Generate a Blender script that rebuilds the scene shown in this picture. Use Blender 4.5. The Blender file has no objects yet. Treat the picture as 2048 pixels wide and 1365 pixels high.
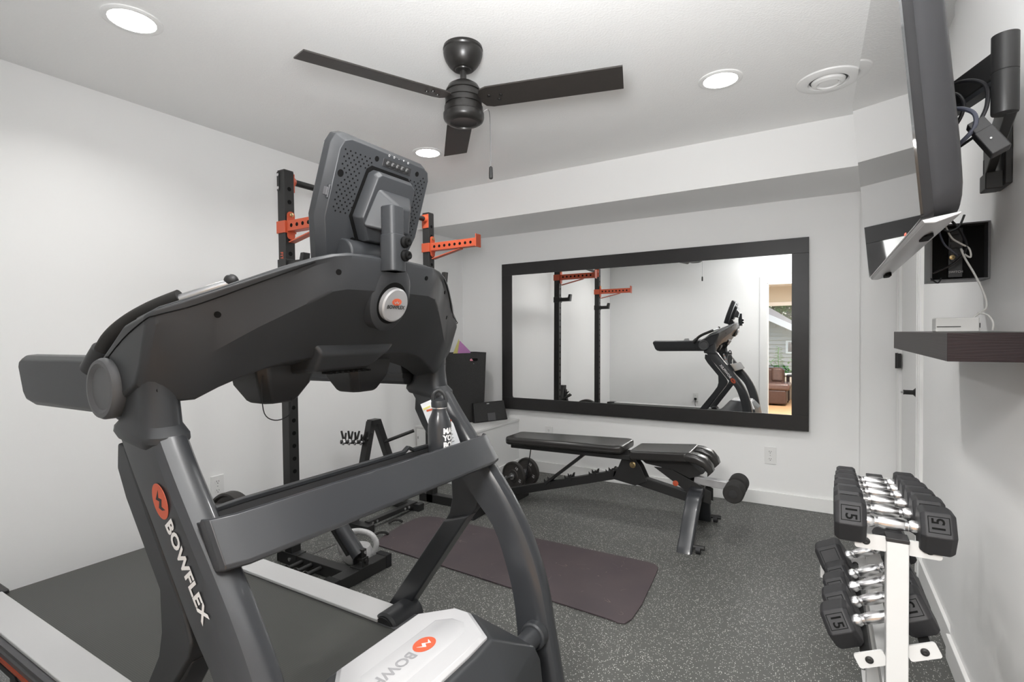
import bpy, bmesh, math, random
from mathutils import Vector, Matrix
from mathutils.bvhtree import BVHTree
random.seed(7)
R = math.radians
PI = math.pi
C = bpy.context.scene.collection
S = bpy.context.scene

# ---------------------------------------------------------------- camera
def make_camera():
    yaw, pitch, roll = 0.5378, -0.0211, -0.0108
    f, cy = 1035.56, 688.54
    r = Vector((math.cos(yaw), math.sin(yaw), 0)); fw = Vector((-math.sin(yaw), math.cos(yaw), 0)); u = Vector((0, 0, 1))
    f2 = fw*math.cos(pitch) + u*math.sin(pitch); u2 = u*math.cos(pitch) - fw*math.sin(pitch)
    r3 = r*math.cos(roll) + u2*math.sin(roll); u3 = u2*math.cos(roll) - r*math.sin(roll)
    cd = bpy.data.cameras.new('camera'); cam = bpy.data.objects.new('camera', cd); C.objects.link(cam)
    m = Matrix.Identity(4)
    for i in range(3):
        m[i][0] = r3[i]; m[i][1] = u3[i]; m[i][2] = -f2[i]
    m[0][3], m[1][3], m[2][3] = 0, 0, 1.249
    cam.matrix_world = m
    cd.sensor_width = 36; cd.lens = f*36/2048; cd.sensor_fit = 'HORIZONTAL'
    cd.shift_y = (cy-682.5)/2048
    cd.clip_start = .02; cd.clip_end = 200
    S.camera = cam
make_camera()

# ---------------------------------------------------------------- colour management, world, lights
S.view_settings.view_transform = 'Standard'
S.view_settings.look = 'None'
S.view_settings.gamma = 1
S.view_settings.use_curve_mapping = False
S.view_settings.exposure = 0.47
W = bpy.data.worlds.new('World'); S.world = W; W.use_nodes = True
nt = W.node_tree
sky = nt.nodes.new('ShaderNodeTexSky'); sky.sky_type = 'NISHITA'; sky.sun_elevation = R(50); sky.sun_rotation = R(60)
sky.sun_disc = False; sky.air_density = 1.2; sky.dust_density = 3.0
bg = nt.nodes['Background']; nt.links.new(sky.outputs[0], bg.inputs[0]); bg.inputs[1].default_value = 0.26

LAMPS = [(-2.22, .967), (-.41, 2.64), (-2.215, 2.662), (-.41, .967)]
def area(name, loc, size, power, rot=(0, 0, 0), shape='DISK', col=(1, 1, 1), sy=None, spread=PI):
    l = bpy.data.lights.new(name, 'AREA'); l.shape = shape; l.size = size
    if sy: l.size_y = sy
    l.energy = power; l.color = col; l.spread = spread
    o = bpy.data.objects.new(name, l); o.location = loc; o.rotation_euler = rot; C.objects.link(o)
    return o
LP = 4.8
for (lx, ly) in LAMPS:
    area('downlight_glow', (lx, ly, 2.425), .13, LP, col=(1, .99, .975), spread=R(145))
# added unseen fill beside the camera, aimed up to brighten ceiling and room
area('ceiling_bounce_fill', (-.12, .12, 1.50), .35, 27, rot=(R(140), 0, R(20)), col=(.97, .985, 1), spread=R(126))
# added unseen fill over the lounge, brightening the gym through the doorway
area('lounge_fill', (-.2, -1.6, 2.40), .9, 150, shape='SQUARE', col=(1, .99, .97))

# ---------------------------------------------------------------- materials
def mat(name, col, rough=.5, metal=0.0, spec=.5, noise=None, bump=None, coat=0.0, emit=None):
    m = bpy.data.materials.new(name); m.use_nodes = True
    nt = m.node_tree; b = nt.nodes['Principled BSDF']
    b.inputs['Base Color'].default_value = (*col, 1); b.inputs['Roughness'].default_value = rough
    b.inputs['Metallic'].default_value = metal; b.inputs['Specular IOR Level'].default_value = spec
    b.inputs['Coat Weight'].default_value = coat
    tc = nt.nodes.new('ShaderNodeTexCoord')
    if noise:   # (scale, amount)
        n = nt.nodes.new('ShaderNodeTexNoise'); n.inputs['Scale'].default_value = noise[0]; n.inputs['Detail'].default_value = 4
        nt.links.new(tc.outputs['Object'], n.inputs['Vector'])
        mx = nt.nodes.new('ShaderNodeMix'); mx.data_type = 'RGBA'
        a = noise[1]
        mx.inputs[6].default_value = (*[c*(1-a) for c in col], 1); mx.inputs[7].default_value = (*[min(1, c*(1+a)) for c in col], 1)
        nt.links.new(n.outputs['Fac'], mx.inputs[0]); nt.links.new(mx.outputs[2], b.inputs['Base Color'])
    if bump:    # (scale, strength, distance)
        n2 = nt.nodes.new('ShaderNodeTexNoise'); n2.inputs['Scale'].default_value = bump[0]; n2.inputs['Detail'].default_value = 3
        nt.links.new(tc.outputs['Object'], n2.inputs['Vector'])
        bp = nt.nodes.new('ShaderNodeBump'); bp.inputs['Strength'].default_value = bump[1]; bp.inputs['Distance'].default_value = bump[2]
        nt.links.new(n2.outputs['Fac'], bp.inputs['Height']); nt.links.new(bp.outputs['Normal'], b.inputs['Normal'])
    if emit:
        b.inputs['Emission Color'].default_value = (*emit[0], 1); b.inputs['Emission Strength'].default_value = emit[1]
    return m
M = {}
M['wall'] = mat('wall_paint', (.89, .89, .885), .75, noise=(1.5, .005), bump=(220, .06, .002))
M['ceiling'] = mat('ceiling_paint', (.91, .91, .90), .85, bump=(120, .35, .004))
M['trim'] = mat('trim_paint', (.86, .86, .85), .4)
M['plastic'] = mat('charcoal_plastic', (.032, .034, .037), .42, spec=.42, bump=(900, .10, .0006))
M['plastic_dark'] = mat('black_plastic', (.020, .020, .021), .45, bump=(900, .10, .0006))
M['plastic_deep'] = mat('deep_black', (.003, .003, .003), .7, spec=.15)
M['paint'] = mat('satin_black_paint', (.034, .036, .040), .28, coat=.15)
M['metal_black'] = mat('black_powder_coat', (.020, .020, .020), .42, spec=.42)
M['grip'] = mat('foam_grip', (.022, .021, .020), .85, bump=(500, .3, .001))
M['orange'] = mat('orange_powder_coat', (.50, .085, .035), .42)
M['logo_orange'] = mat('orange_print', (.60, .11, .05), .5)
M['white_metal'] = mat('white_powder_coat', (.64, .64, .635), .35)
M['print_white'] = mat('white_print', (.85, .85, .85), .5)
M['print_grey'] = mat('pale_grey_print', (.50, .50, .50), .5)
M['hood_print'] = mat('faint_grey_print', (.30, .30, .31), .4)
M['print_dark'] = mat('dark_print', (.02, .02, .02), .5)
M['rail'] = mat('light_grey_footrail', (.56, .56, .56), .35)
M['rail_side'] = mat('grey_side_extrusion', (.09, .09, .095), .4)
M['hood_white'] = mat('silver_white_plastic', (.50, .50, .51), .25, coat=.3)
M['silver'] = mat('silver_plastic', (.50, .50, .51), .3, metal=.5)
M['disc'] = mat('grey_pivot_disc', (.085, .086, .090), .45)
M['chrome'] = mat('chrome', (.78, .78, .79), .27, metal=1)
M['steel'] = mat('satin_steel', (.45, .45, .46), .32, metal=1)
M['rubber'] = mat('black_rubber', (.021, .021, .023), .55, spec=.42, noise=(60, .15), bump=(400, .12, .0008))
M['rubber_print'] = mat('embossed_rubber', (.003, .003, .003), .7, spec=.12)
M['plate'] = mat('weight_plate_rubber', (.035, .032, .030), .55, noise=(30, .2))
M['vinyl'] = mat('black_vinyl', (.025, .024, .023), .27, bump=(60, .04, .001))
M['frame_wood'] = mat('dark_frame_laminate', (.020, .019, .019), .38, spec=.42, noise=(14, .2))
M['felt'] = mat('black_felt', (.042, .042, .042), .95, noise=(180, .5), bump=(250, .5, .002))
M['glossblack'] = mat('gloss_black', (.010, .010, .011), .12, spec=.35)
M['screen'] = mat('dark_glass_screen', (.012, .013, .014), .03, coat=1.0)
M['tv_grey'] = mat('grey_tv_shell', (.022, .022, .024), .5, spec=.3)
M['cable'] = mat('black_cable', (.012, .012, .014), .4)
M['cable_blue'] = mat('slate_cable', (.06, .065, .09), .4)
M['cable_white'] = mat('white_cable', (.62, .62, .60), .4)
M['router'] = mat('pale_grey_router', (.55, .55, .54), .45)
M['fan'] = mat('bronze_black_fan', (.016, .015, .014), .33)
M['blade'] = mat('fan_blade_laminate', (.030, .026, .023), .5, noise=(30, .2))
M['outlet'] = mat('white_outlet_plastic', (.82, .82, .81), .3)
M['lamp'] = mat('lamp_lens', (1, 1, 1), .5, emit=((1, .99, .96), 14))
M['yellow'] = mat('yellow_card', (.65, .60, .22), .6)
M['purple'] = mat('purple_card', (.50, .22, .48), .6)
M['pink'] = mat('pink_card', (.75, .28, .36), .6)
M['paper'] = mat('white_paper', (.72, .74, .76), .6)
M['kettle'] = mat('grey_enamel', (.55, .55, .55), .4, noise=(40, .3))
M['leather'] = mat('brown_leather', (.050, .024, .018), .35, noise=(20, .3), bump=(40, .3, .004))
M['leather_top'] = mat('worn_leather', (.085, .05, .042), .22, noise=(20, .3), bump=(30, .3, .004))
M['wood_floor'] = mat('oak_floor', (.45, .27, .14), .35, noise=(8, .25))
M['lounge_wall'] = mat('lounge_wall_paint', (.66, .62, .54), .8)
M['siding'] = mat('siding_paint', (.42, .42, .39), .6)
M['shingle'] = mat('roof_shingle', (.24, .235, .22), .8, noise=(30, .3))
M['leaf'] = mat('leaf_green', (.09, .30, .04), .5, noise=(6, .6))
M['leaf_dark'] = mat('foliage', (.05, .13, .03), .6, noise=(5, .7))
M['grass'] = mat('lawn', (.09, .18, .05), .8, noise=(20, .5))
M['brass'] = mat('brass', (.55, .42, .22), .3, metal=1)
M['led'] = mat('red_led', (.6, .1, .05), .4, emit=((1, .15, .1), .6))
M['winglass'] = mat('dusky_glass', (.05, .06, .07), .05)

def mirror_mat():
    m = mat('mirror_silver', (.93, .935, .93), .0, metal=1); return m
M['mirror'] = mirror_mat()

def glass_mat():
    m = bpy.data.materials.new('window_glass'); m.use_nodes = True; nt = m.node_tree
    for n in list(nt.nodes):
        if n.type != 'OUTPUT_MATERIAL': nt.nodes.remove(n)
    out = [n for n in nt.nodes if n.type == 'OUTPUT_MATERIAL'][0]
    t = nt.nodes.new('ShaderNodeBsdfTransparent'); g = nt.nodes.new('ShaderNodeBsdfGlossy'); g.inputs['Roughness'].default_value = .02
    mx = nt.nodes.new('ShaderNodeMixShader'); mx.inputs[0].default_value = .06
    nt.links.new(t.outputs[0], mx.inputs[1]); nt.links.new(g.outputs[0], mx.inputs[2]); nt.links.new(mx.outputs[0], out.inputs[0])
    return m
M['glass'] = glass_mat()

def floor_mat():
    m = mat('speckled_rubber_floor', (.085, .087, .083), .50)
    nt = m.node_tree; b = nt.nodes['Principled BSDF']
    tc = nt.nodes.new('ShaderNodeTexCoord')
    ws = nt.nodes.new('ShaderNodeTexNoise'); ws.inputs['Scale'].default_value = 160; nt.links.new(tc.outputs['Object'], ws.inputs['Vector'])
    add = nt.nodes.new('ShaderNodeMix'); add.data_type = 'VECTOR'; add.inputs[0].default_value = .007
    nt.links.new(tc.outputs['Object'], add.inputs[4]); nt.links.new(ws.outputs['Color'], add.inputs[5])
    v = nt.nodes.new('ShaderNodeTexVoronoi'); v.inputs['Scale'].default_value = 165; nt.links.new(add.outputs[1], v.inputs['Vector'])
    lt = nt.nodes.new('ShaderNodeMath'); lt.operation = 'LESS_THAN'; lt.inputs[1].default_value = .30
    nt.links.new(v.outputs['Distance'], lt.inputs[0])
    sep = nt.nodes.new('ShaderNodeSeparateColor'); nt.links.new(v.outputs['Color'], sep.inputs[0])
    gt = nt.nodes.new('ShaderNodeMath'); gt.operation = 'GREATER_THAN'; gt.inputs[1].default_value = .58
    nt.links.new(sep.outputs[0], gt.inputs[0])
    mu = nt.nodes.new('ShaderNodeMath'); mu.operation = 'MULTIPLY'; nt.links.new(lt.outputs[0], mu.inputs[0]); nt.links.new(gt.outputs[0], mu.inputs[1])
    n = nt.nodes.new('ShaderNodeTexNoise'); n.inputs['Scale'].default_value = 2.5; n.inputs['Detail'].default_value = 5
    nt.links.new(tc.outputs['Object'], n.inputs['Vector'])
    base = nt.nodes.new('ShaderNodeMix'); base.data_type = 'RGBA'
    base.inputs[6].default_value = (.070, .072, .067, 1); base.inputs[7].default_value = (.098, .100, .093, 1)
    nt.links.new(n.outputs['Fac'], base.inputs[0])
    mx = nt.nodes.new('ShaderNodeMix'); mx.data_type = 'RGBA'; mx.inputs[7].default_value = (.62, .62, .58, 1)
    nt.links.new(mu.outputs[0], mx.inputs[0]); nt.links.new(base.outputs[2], mx.inputs[6])
    nt.links.new(mx.outputs[2], b.inputs['Base Color'])
    bp = nt.nodes.new('ShaderNodeBump'); bp.inputs['Strength'].default_value = .25; bp.inputs['Distance'].default_value = .001
    nt.links.new(ws.outputs['Fac'], bp.inputs['Height']); nt.links.new(bp.outputs['Normal'], b.inputs['Normal'])
    return m
M['floor'] = floor_mat()

def wood_mat(name, c1, c2, rough, scale=(3, 30, 30), gain=6):
    m = mat(name, c1, rough, spec=.28); nt = m.node_tree; b = nt.nodes['Principled BSDF']
    tc = nt.nodes.new('ShaderNodeTexCoord'); mp = nt.nodes.new('ShaderNodeMapping'); mp.inputs['Scale'].default_value = scale
    nt.links.new(tc.outputs['Object'], mp.inputs[0])
    w = nt.nodes.new('ShaderNodeTexWave'); w.inputs['Scale'].default_value = 1.2; w.inputs['Distortion'].default_value = gain; w.inputs['Detail'].default_value = 3
    w.bands_direction = 'Z'
    nt.links.new(mp.outputs[0], w.inputs['Vector'])
    mx = nt.nodes.new('ShaderNodeMix'); mx.data_type = 'RGBA'; mx.inputs[6].default_value = (*c1, 1); mx.inputs[7].default_value = (*c2, 1)
    nt.links.new(w.outputs['Fac'], mx.inputs[0]); nt.links.new(mx.outputs[2], b.inputs['Base Color'])
    bp = nt.nodes.new('ShaderNodeBump'); bp.inputs['Strength'].default_value = .10; bp.inputs['Distance'].default_value = .001
    nt.links.new(w.outputs['Fac'], bp.inputs['Height']); nt.links.new(bp.outputs['Normal'], b.inputs['Normal'])
    return m
M['shelf'] = wood_mat('espresso_wood', (.012, .0065, .0075), (.016, .008, .009), .38, (5, 2.2, 42), 14)

def belt_mat():
    m = mat('treadmill_belt', (.05, .051, .048), .6); nt = m.node_tree; b = nt.nodes['Principled BSDF']
    tc = nt.nodes.new('ShaderNodeTexCoord'); mp = nt.nodes.new('ShaderNodeMapping'); mp.inputs['Rotation'].default_value = (0, 0, R(45))
    nt.links.new(tc.outputs['Object'], mp.inputs[0])
    ck = nt.nodes.new('ShaderNodeTexChecker'); ck.inputs['Scale'].default_value = 260
    ck.inputs[1].default_value = (.075, .077, .070, 1); ck.inputs[2].default_value = (.050, .051, .047, 1)
    nt.links.new(mp.outputs[0], ck.inputs[0]); nt.links.new(ck.outputs[0], b.inputs['Base Color'])
    bp = nt.nodes.new('ShaderNodeBump'); bp.inputs['Strength'].default_value = .4; bp.inputs['Distance'].default_value = .0006
    nt.links.new(ck.outputs[1], bp.inputs['Height']); nt.links.new(bp.outputs['Normal'], b.inputs['Normal'])
    return m
M['belt'] = belt_mat()

def yoga_mat():
    m = mat('plum_mat', (.060, .046, .052), .55, bump=(500, .2, .0008)); nt = m.node_tree; b = nt.nodes['Principled BSDF']
    tc = nt.nodes.new('ShaderNodeTexCoord')
    n = nt.nodes.new('ShaderNodeTexNoise'); n.inputs['Scale'].default_value = 5; n.inputs['Detail'].default_value = 6
    nt.links.new(tc.outputs['Object'], n.inputs['Vector'])
    mx = nt.nodes.new('ShaderNodeMix'); mx.data_type = 'RGBA'; mx.inputs[6].default_value = (.046, .036, .043, 1); mx.inputs[7].default_value = (.080, .060, .062, 1)
    nt.links.new(n.outputs['Fac'], mx.inputs[0])
    # loose hairs and lint: thin bright contour lines of a second noise
    n2 = nt.nodes.new('ShaderNodeTexNoise'); n2.inputs['Scale'].default_value = 9; n2.inputs['Detail'].default_value = 1
    nt.links.new(tc.outputs['Object'], n2.inputs['Vector'])
    s = nt.nodes.new('ShaderNodeMath'); s.operation = 'SUBTRACT'; s.inputs[1].default_value = .62; nt.links.new(n2.outputs['Fac'], s.inputs[0])
    a = nt.nodes.new('ShaderNodeMath'); a.operation = 'ABSOLUTE'; nt.links.new(s.outputs[0], a.inputs[0])
    l = nt.nodes.new('ShaderNodeMath'); l.operation = 'LESS_THAN'; l.inputs[1].default_value = .0022; nt.links.new(a.outputs[0], l.inputs[0])
    n3 = nt.nodes.new('ShaderNodeTexNoise'); n3.inputs['Scale'].default_value = 22; nt.links.new(tc.outputs['Object'], n3.inputs['Vector'])
    g = nt.nodes.new('ShaderNodeMath'); g.operation = 'GREATER_THAN'; g.inputs[1].default_value = .56; nt.links.new(n3.outputs['Fac'], g.inputs[0])
    mu = nt.nodes.new('ShaderNodeMath'); mu.operation = 'MULTIPLY'; nt.links.new(l.outputs[0], mu.inputs[0]); nt.links.new(g.outputs[0], mu.inputs[1])
    mx2 = nt.nodes.new('ShaderNodeMix'); mx2.data_type = 'RGBA'; mx2.inputs[7].default_value = (.22, .17, .15, 1)
    nt.links.new(mu.outputs[0], mx2.inputs[0]); nt.links.new(mx.outputs[2], mx2.inputs[6]); nt.links.new(mx2.outputs[2], b.inputs['Base Color'])
    return m
M['mat'] = yoga_mat()

# ---------------------------------------------------------------- mesh helpers
def V(*a): return Vector(a)
def frame(d, hint=None):
    d = Vector(d).normalized(); h = Vector(hint) if hint else (Vector((0, 0, 1)) if abs(d.z) < .9 else Vector((1, 0, 0)))
    x = h.cross(d).normalized(); y = d.cross(x)
    return x, y, d
def catmull(pts, k=6):
    P = [Vector(p) for p in pts]; out = []
    for i in range(len(P)-1):
        a = P[max(i-1, 0)]; b = P[i]; c = P[i+1]; d = P[min(i+2, len(P)-1)]
        for j in range(k):
            t = j/k
            out.append(.5*((2*b)+(-a+c)*t+(2*a-5*b+4*c-d)*t*t+(-a+3*b-3*c+d)*t*t*t))
    out.append(P[-1]); return out
class MB:
    def __init__(s): s.v = []; s.f = []
    def add(s, vs, fs):
        o = len(s.v); s.v += [tuple(v) for v in vs]; s.f += [tuple(i+o for i in f) for f in fs]; return s
    def obox(s, c, ax, h):
        c = Vector(c); ax = [Vector(a).normalized() for a in ax]; vs = []
        for sx in (-1, 1):
            for sy in (-1, 1):
                for sz in (-1, 1): vs.append(c+ax[0]*h[0]*sx+ax[1]*h[1]*sy+ax[2]*h[2]*sz)
        return s.add(vs, [(0, 1, 3, 2), (4, 6, 7, 5), (0, 4, 5, 1), (2, 3, 7, 6), (0, 2, 6, 4), (1, 5, 7, 3)])
    def box(s, x0, x1, y0, y1, z0, z1):
        return s.obox(((x0+x1)/2, (y0+y1)/2, (z0+z1)/2), ((1, 0, 0), (0, 1, 0), (0, 0, 1)), ((x1-x0)/2, (y1-y0)/2, (z1-z0)/2))
    def beam(s, p0, p1, w, h, hint=None):   # rectangular tube between two points
        p0 = Vector(p0); p1 = Vector(p1); x, y, d = frame(p1-p0, hint)
        if hint: w, h = h, w      # width is measured along the hint direction
        return s.obox((p0+p1)/2, (x, y, d), (w/2, h/2, (p1-p0).length/2))
    def loft(s, rings, caps=True, closed=True):
        n = len(rings[0]); vs = [p for r in rings for p in r]; fs = []
        for i in range(len(rings)-1):
            for j in range(n if closed else n-1):
                k = (j+1) % n; fs.append((i*n+j, i*n+k, (i+1)*n+k, (i+1)*n+j))
        if caps: fs.append(tuple(range(n-1, -1, -1))); fs.append(tuple((len(rings)-1)*n+j for j in range(n)))
        return s.add(vs, fs)
    def cyl(s, p0, p1, r0, r1=None, n=20):
        r1 = r0 if r1 is None else r1; p0 = Vector(p0); p1 = Vector(p1); x, y, d = frame(p1-p0)
        return s.loft([[p+x*(r*math.cos(2*PI*i/n))+y*(r*math.sin(2*PI*i/n)) for i in range(n)] for p, r in ((p0, r0), (p1, r1))])
    def lathe(s, prof, o=(0, 0, 0), d=(0, 0, 1), n=28):   # prof: (radius, height along d)
        o = Vector(o); x, y, d = frame(d); prof = [(max(r, 1e-4), h) for r, h in prof]
        return s.loft([[o+d*h+x*(r*math.cos(2*PI*i/n))+y*(r*math.sin(2*PI*i/n)) for i in range(n)] for r, h in prof])
    def tube(s, pts, r, n=8, smooth=6, flat=None):
        P = catmull(pts, smooth) if smooth else [Vector(p) for p in pts]
        rings = []; px = None
        for i, p in enumerate(P):
            d = (P[min(i+1, len(P)-1)]-P[max(i-1, 0)])
            if d.length < 1e-9: d = Vector((0, 0, 1))
            d.normalize()
            if px is None: x, y, _ = frame(d)
            else:
                x = (px - d*px.dot(d)); x = x.normalized() if x.length > 1e-6 else frame(d)[0]; y = d.cross(x)
            px = x; rr = r(i/(len(P)-1)) if callable(r) else r
            rings.append([p+x*rr*math.cos(2*PI*j/n)+y*rr*math.sin(2*PI*j/n)*(flat or 1) for j in range(n)])
        return s.loft(rings)
    def prism(s, poly, o, u, v, w, t):   # polygon in (u,v) swept t along w, starting at o
        o = Vector(o); u = Vector(u); v = Vector(v); w = Vector(w)
        a = [o+u*p[0]+v*p[1] for p in poly]; return s.loft([a, [q+w*t for q in a]])
    def sphere(s, c, r, sx=1, sy=1, sz=1, n=16, m=10):
        rings = []
        for i in range(m+1):
            th = PI*i/m; rr = max(math.sin(th), 1e-3)
            rings.append([Vector(c)+Vector((sx*r*rr*math.cos(2*PI*j/n), sy*r*rr*math.sin(2*PI*j/n), sz*r*math.cos(th))) for j in range(n)])
        return s.loft(rings)
    def build(s, name, m, parent=None, bevel=0, seg=2, ang=35, flat=False, kind=None, label=None):
        me = bpy.data.meshes.new(name)
        off = Vector((0, 0, 0)); q = parent
        while q is not None: off = off+q.location; q = q.parent
        me.from_pydata([tuple(Vector(v)-off) for v in s.v], [], s.f)
        bm = bmesh.new(); bm.from_mesh(me); bmesh.ops.recalc_face_normals(bm, faces=bm.faces); bm.to_mesh(me); bm.free()
        if isinstance(m, str): m = M[m]
        me.materials.append(m)
        if not flat:
            for p in me.polygons: p.use_smooth = True
            me.set_sharp_from_angle(angle=R(ang))
        o = bpy.data.objects.new(name, me); C.objects.link(o)
        if parent: o.parent = parent
        if bevel:
            b = o.modifiers.new('bevel', 'BEVEL'); b.width = bevel; b.segments = seg; b.limit_method = 'ANGLE'; b.angle_limit = R(30); b.harden_normals = True
        if kind: o['kind'] = kind
        if label: o['label'] = label
        return o
def thing(name, loc, label, cat, group=None):
    o = bpy.data.objects.new(name, None); C.objects.link(o); o.location = loc; o.empty_display_size = .1
    o['label'] = label; o['category'] = cat
    if group: o['group'] = group
    return o
def tag(o, label, cat, group=None):
    o['label'] = label; o['category'] = cat
    if group: o['group'] = group
    return o
def struct(name, mb, m, parent=None, **k):
    o = mb.build(name, m, parent, **k); o['kind'] = 'structure'; return o
def text_mb(txt, o, xd, yd, size, t=.0006, off=0.0, sx=1.0, space=1.0, align='LEFT'):
    cu = bpy.data.curves.new('t', 'FONT'); cu.body = txt; cu.size = size; cu.extrude = 0; cu.offset = off; cu.resolution_u = 3
    cu.space_character = space; cu.align_x = align; cu.align_y = 'CENTER'
    ob = bpy.data.objects.new('t', cu); me = ob.to_mesh()
    xd = Vector(xd).normalized(); yd = Vector(yd).normalized(); n = xd.cross(yd).normalized(); o = Vector(o)
    mb = MB(); vs = [o+xd*(v.co.x*sx)+yd*v.co.y+n*t for v in me.vertices]
    mb.add(vs, [tuple(p.vertices) for p in me.polygons])
    ob.to_mesh_clear(); bpy.data.objects.remove(ob); bpy.data.curves.remove(cu)
    return mb
def build_flat(mb, name, m, parent, **k): return mb.build(name, m, parent, flat=True, **k)
def rrect(w, h, r, k=4, cx=0, cy=0):
    out = []
    for qx, qy, a0 in ((1, 1, 0), (-1, 1, 90), (-1, -1, 180), (1, -1, 270)):
        for i in range(k+1):
            a = R(a0+90*i/k); out.append((cx+qx*(w/2-r)+r*math.cos(a), cy+qy*(h/2-r)+r*math.sin(a)))
    return out
X, Y, Z = V(1, 0, 0), V(0, 1, 0), V(0, 0, 1)

# ================================================================ THE ROOM
XL, D, XR, XR2, HC = -3.003, 4.102, .422, .436, 2.44
YS, ZS = 3.456, 2.153       # soffit front and underside
YB = -.06                   # wall behind the camera (camera stands in its doorway)
struct('floor', MB().box(XL-.1, .60, YB-.12, 4.35, -.1, 0), 'floor')
struct('ceiling', MB().box(XL-.1, .60, YB-.12, 4.35, HC, HC+.1), 'ceiling')
struct('wall_left', MB().box(XL-.1, XL, YB-.12, 4.35, 0, HC), 'wall')
b = MB(); b.box(XL, .22, D, D+.25, 0, HC); b.box(.22, .60, D+.015, D+.25, 0, HC)
struct('wall_front', b, 'wall')
struct('trim_1', MB().box(XL, XR2, YS, D+.06, ZS, HC), 'wall')            # dropped soffit
b = MB(); b.box(XR, XR+.15, YB, 2.5, 0, HC); b.box(XR2, XR2+.15, 2.5, 3.33, 0, HC); b.box(XR2, XR2+.15, 4.06, D+.06, 0, HC); b.box(XR2, XR2+.15, 3.33, 4.06, 2.03, HC)
struct('wall_right', b, 'wall')
b = MB(); b.box(XL, -.66, YB-.12, YB, 0, HC); b.box(-.66, XR+.15, YB-.12, YB, 2.04, HC); b.box(.30, XR+.15, YB-.12, YB, 0, 2.04)
struct('wall_back', b, 'wall')
b = MB(); b.box(XL, .22, D-.014, D, 0, .095); b.box(.22, XR2, D+.001, D+.015, 0, .095)
struct('baseboard_front', b, 'trim', bevel=.003)
struct('baseboard_left', MB().box(XL, XL+.014, YB, D, 0, .095), 'trim', bevel=.003)
b = MB(); b.box(XR-.014, XR, YB, 2.5, 0, .095); b.box(XR2-.014, XR2, 2.5, 3.24, 0, .095)
struct('baseboard_right', b, 'trim', bevel=.003)
struct('baseboard_back', MB().box(XL, -.66-.09, YB, YB+.014, 0, .095), 'trim', bevel=.003)
# doorway casing seen in the mirror
b = MB(); b.box(-.66-.0, -.645, YB-.12, YB, 0, 2.04); b.box(.285, .30, YB-.12, YB, 0, 2.04); b.box(-.66, .30, YB-.12, YB, 2.025, 2.04)
b.box(-.75, -.66, YB, YB+.015, 0, 2.13); b.box(-.66, .39, YB, YB+.015, 2.04, 2.13); b.box(.30, .39, YB, YB+.015, 0, 2.04)
struct('trim_2', b, 'trim', bevel=.002)
# door in the right wall
b = MB()
for a0, a1 in ((3.24, 3.33), (4.035, 4.105)):
    b.box(XR2-.016, XR2+.004, a0, a1, 0, 2.10); b.box(XR2-.020, XR2-.010, a0+.012, a0+.022, 0, 2.10); b.box(XR2-.020, XR2-.010, a1-.022, a1-.012, 0, 2.10)
b.box(XR2-.016, XR2+.004, 3.24, 4.105, 2.03, 2.12)
struct('trim_3', b, 'trim', bevel=.003)
d1 = MB().box(XR2+.001, XR2+.045, 3.33, 4.04, .01, 2.03)
door = struct('door_1', d1, 'trim', bevel=.002)
b = MB(); b.lathe([(.033, 0), (.033, .004), (.020, .014), (.012, .022), (.012, .058), (.013, .060), (.013, .062)], (XR2+.001, 3.40, .915), (-1, 0, 0), 20)
b.build('door_handle', 'metal_black', door, label='black door knob with round rosette')
b = MB(); b.cyl((XR2-.06, 3.40, .915), (XR2-.072, 3.40, .915), .005)
b.build('lock_pin', 'steel', door)
for hz in (1.05, 1.80, .25):
    b = MB(); b.box(XR2-.026, XR2-.006, 4.00, 4.05, hz-.045, hz+.045); b.cyl((XR2-.026, 4.03, hz-.048), (XR2-.026, 4.03, hz+.048), .008)
    b.build('hinge', 'metal_black', door)

# recessed lights
tops = ['bright round recessed ceiling light at the upper left above the treadmill',
        'bright round recessed ceiling light to the right of the fan, nearest the vent',
        'bright round recessed ceiling light seen below the fan beside the treadmill screen',
        'round recessed ceiling light nearest the doorway, above the dumbbells']
for (lx, ly), lb in zip(LAMPS, tops):
    t = thing('ceiling_light', (lx, ly, 2.44), lb, 'ceiling light', 'recessed ceiling lights')
    MB().lathe([(.098, 0), (.098, -.004), (.090, -.008), (.076, -.006), (.076, 0)], (lx, ly, 2.44), Z, 40).build('trim_ring', 'trim', t)
    MB().lathe([(.075, 0), (.075, -.005)], (lx, ly, 2.4395), Z, 40).build('lens', 'lamp', t)
# ceiling vent
t = thing('ceiling_vent', (.029, 2.92, 2.44), 'white round ceiling air vent with raised concentric rings', 'vent')
o = (.029, 2.92, 2.44)
MB().lathe([(.135, 0), (.132, -.006), (.110, -.014), (.086, -.012), (.080, .0)], o, Z, 44).build('outer_ring', 'trim', t)
MB().lathe([(.080, -.001), (.079, -.002)], o, Z, 40).build('dark_gap', 'plastic_dark', t)
MB().lathe([(.072, -.006), (.068, -.016), (.050, -.022), (.046, -.010)], o, Z, 40).build('middle_ring', 'trim', t)
MB().lathe([(.045, -.008), (.040, -.018), (.0, -.020)], o, Z, 36).build('centre_disc', 'trim', t)

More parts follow.
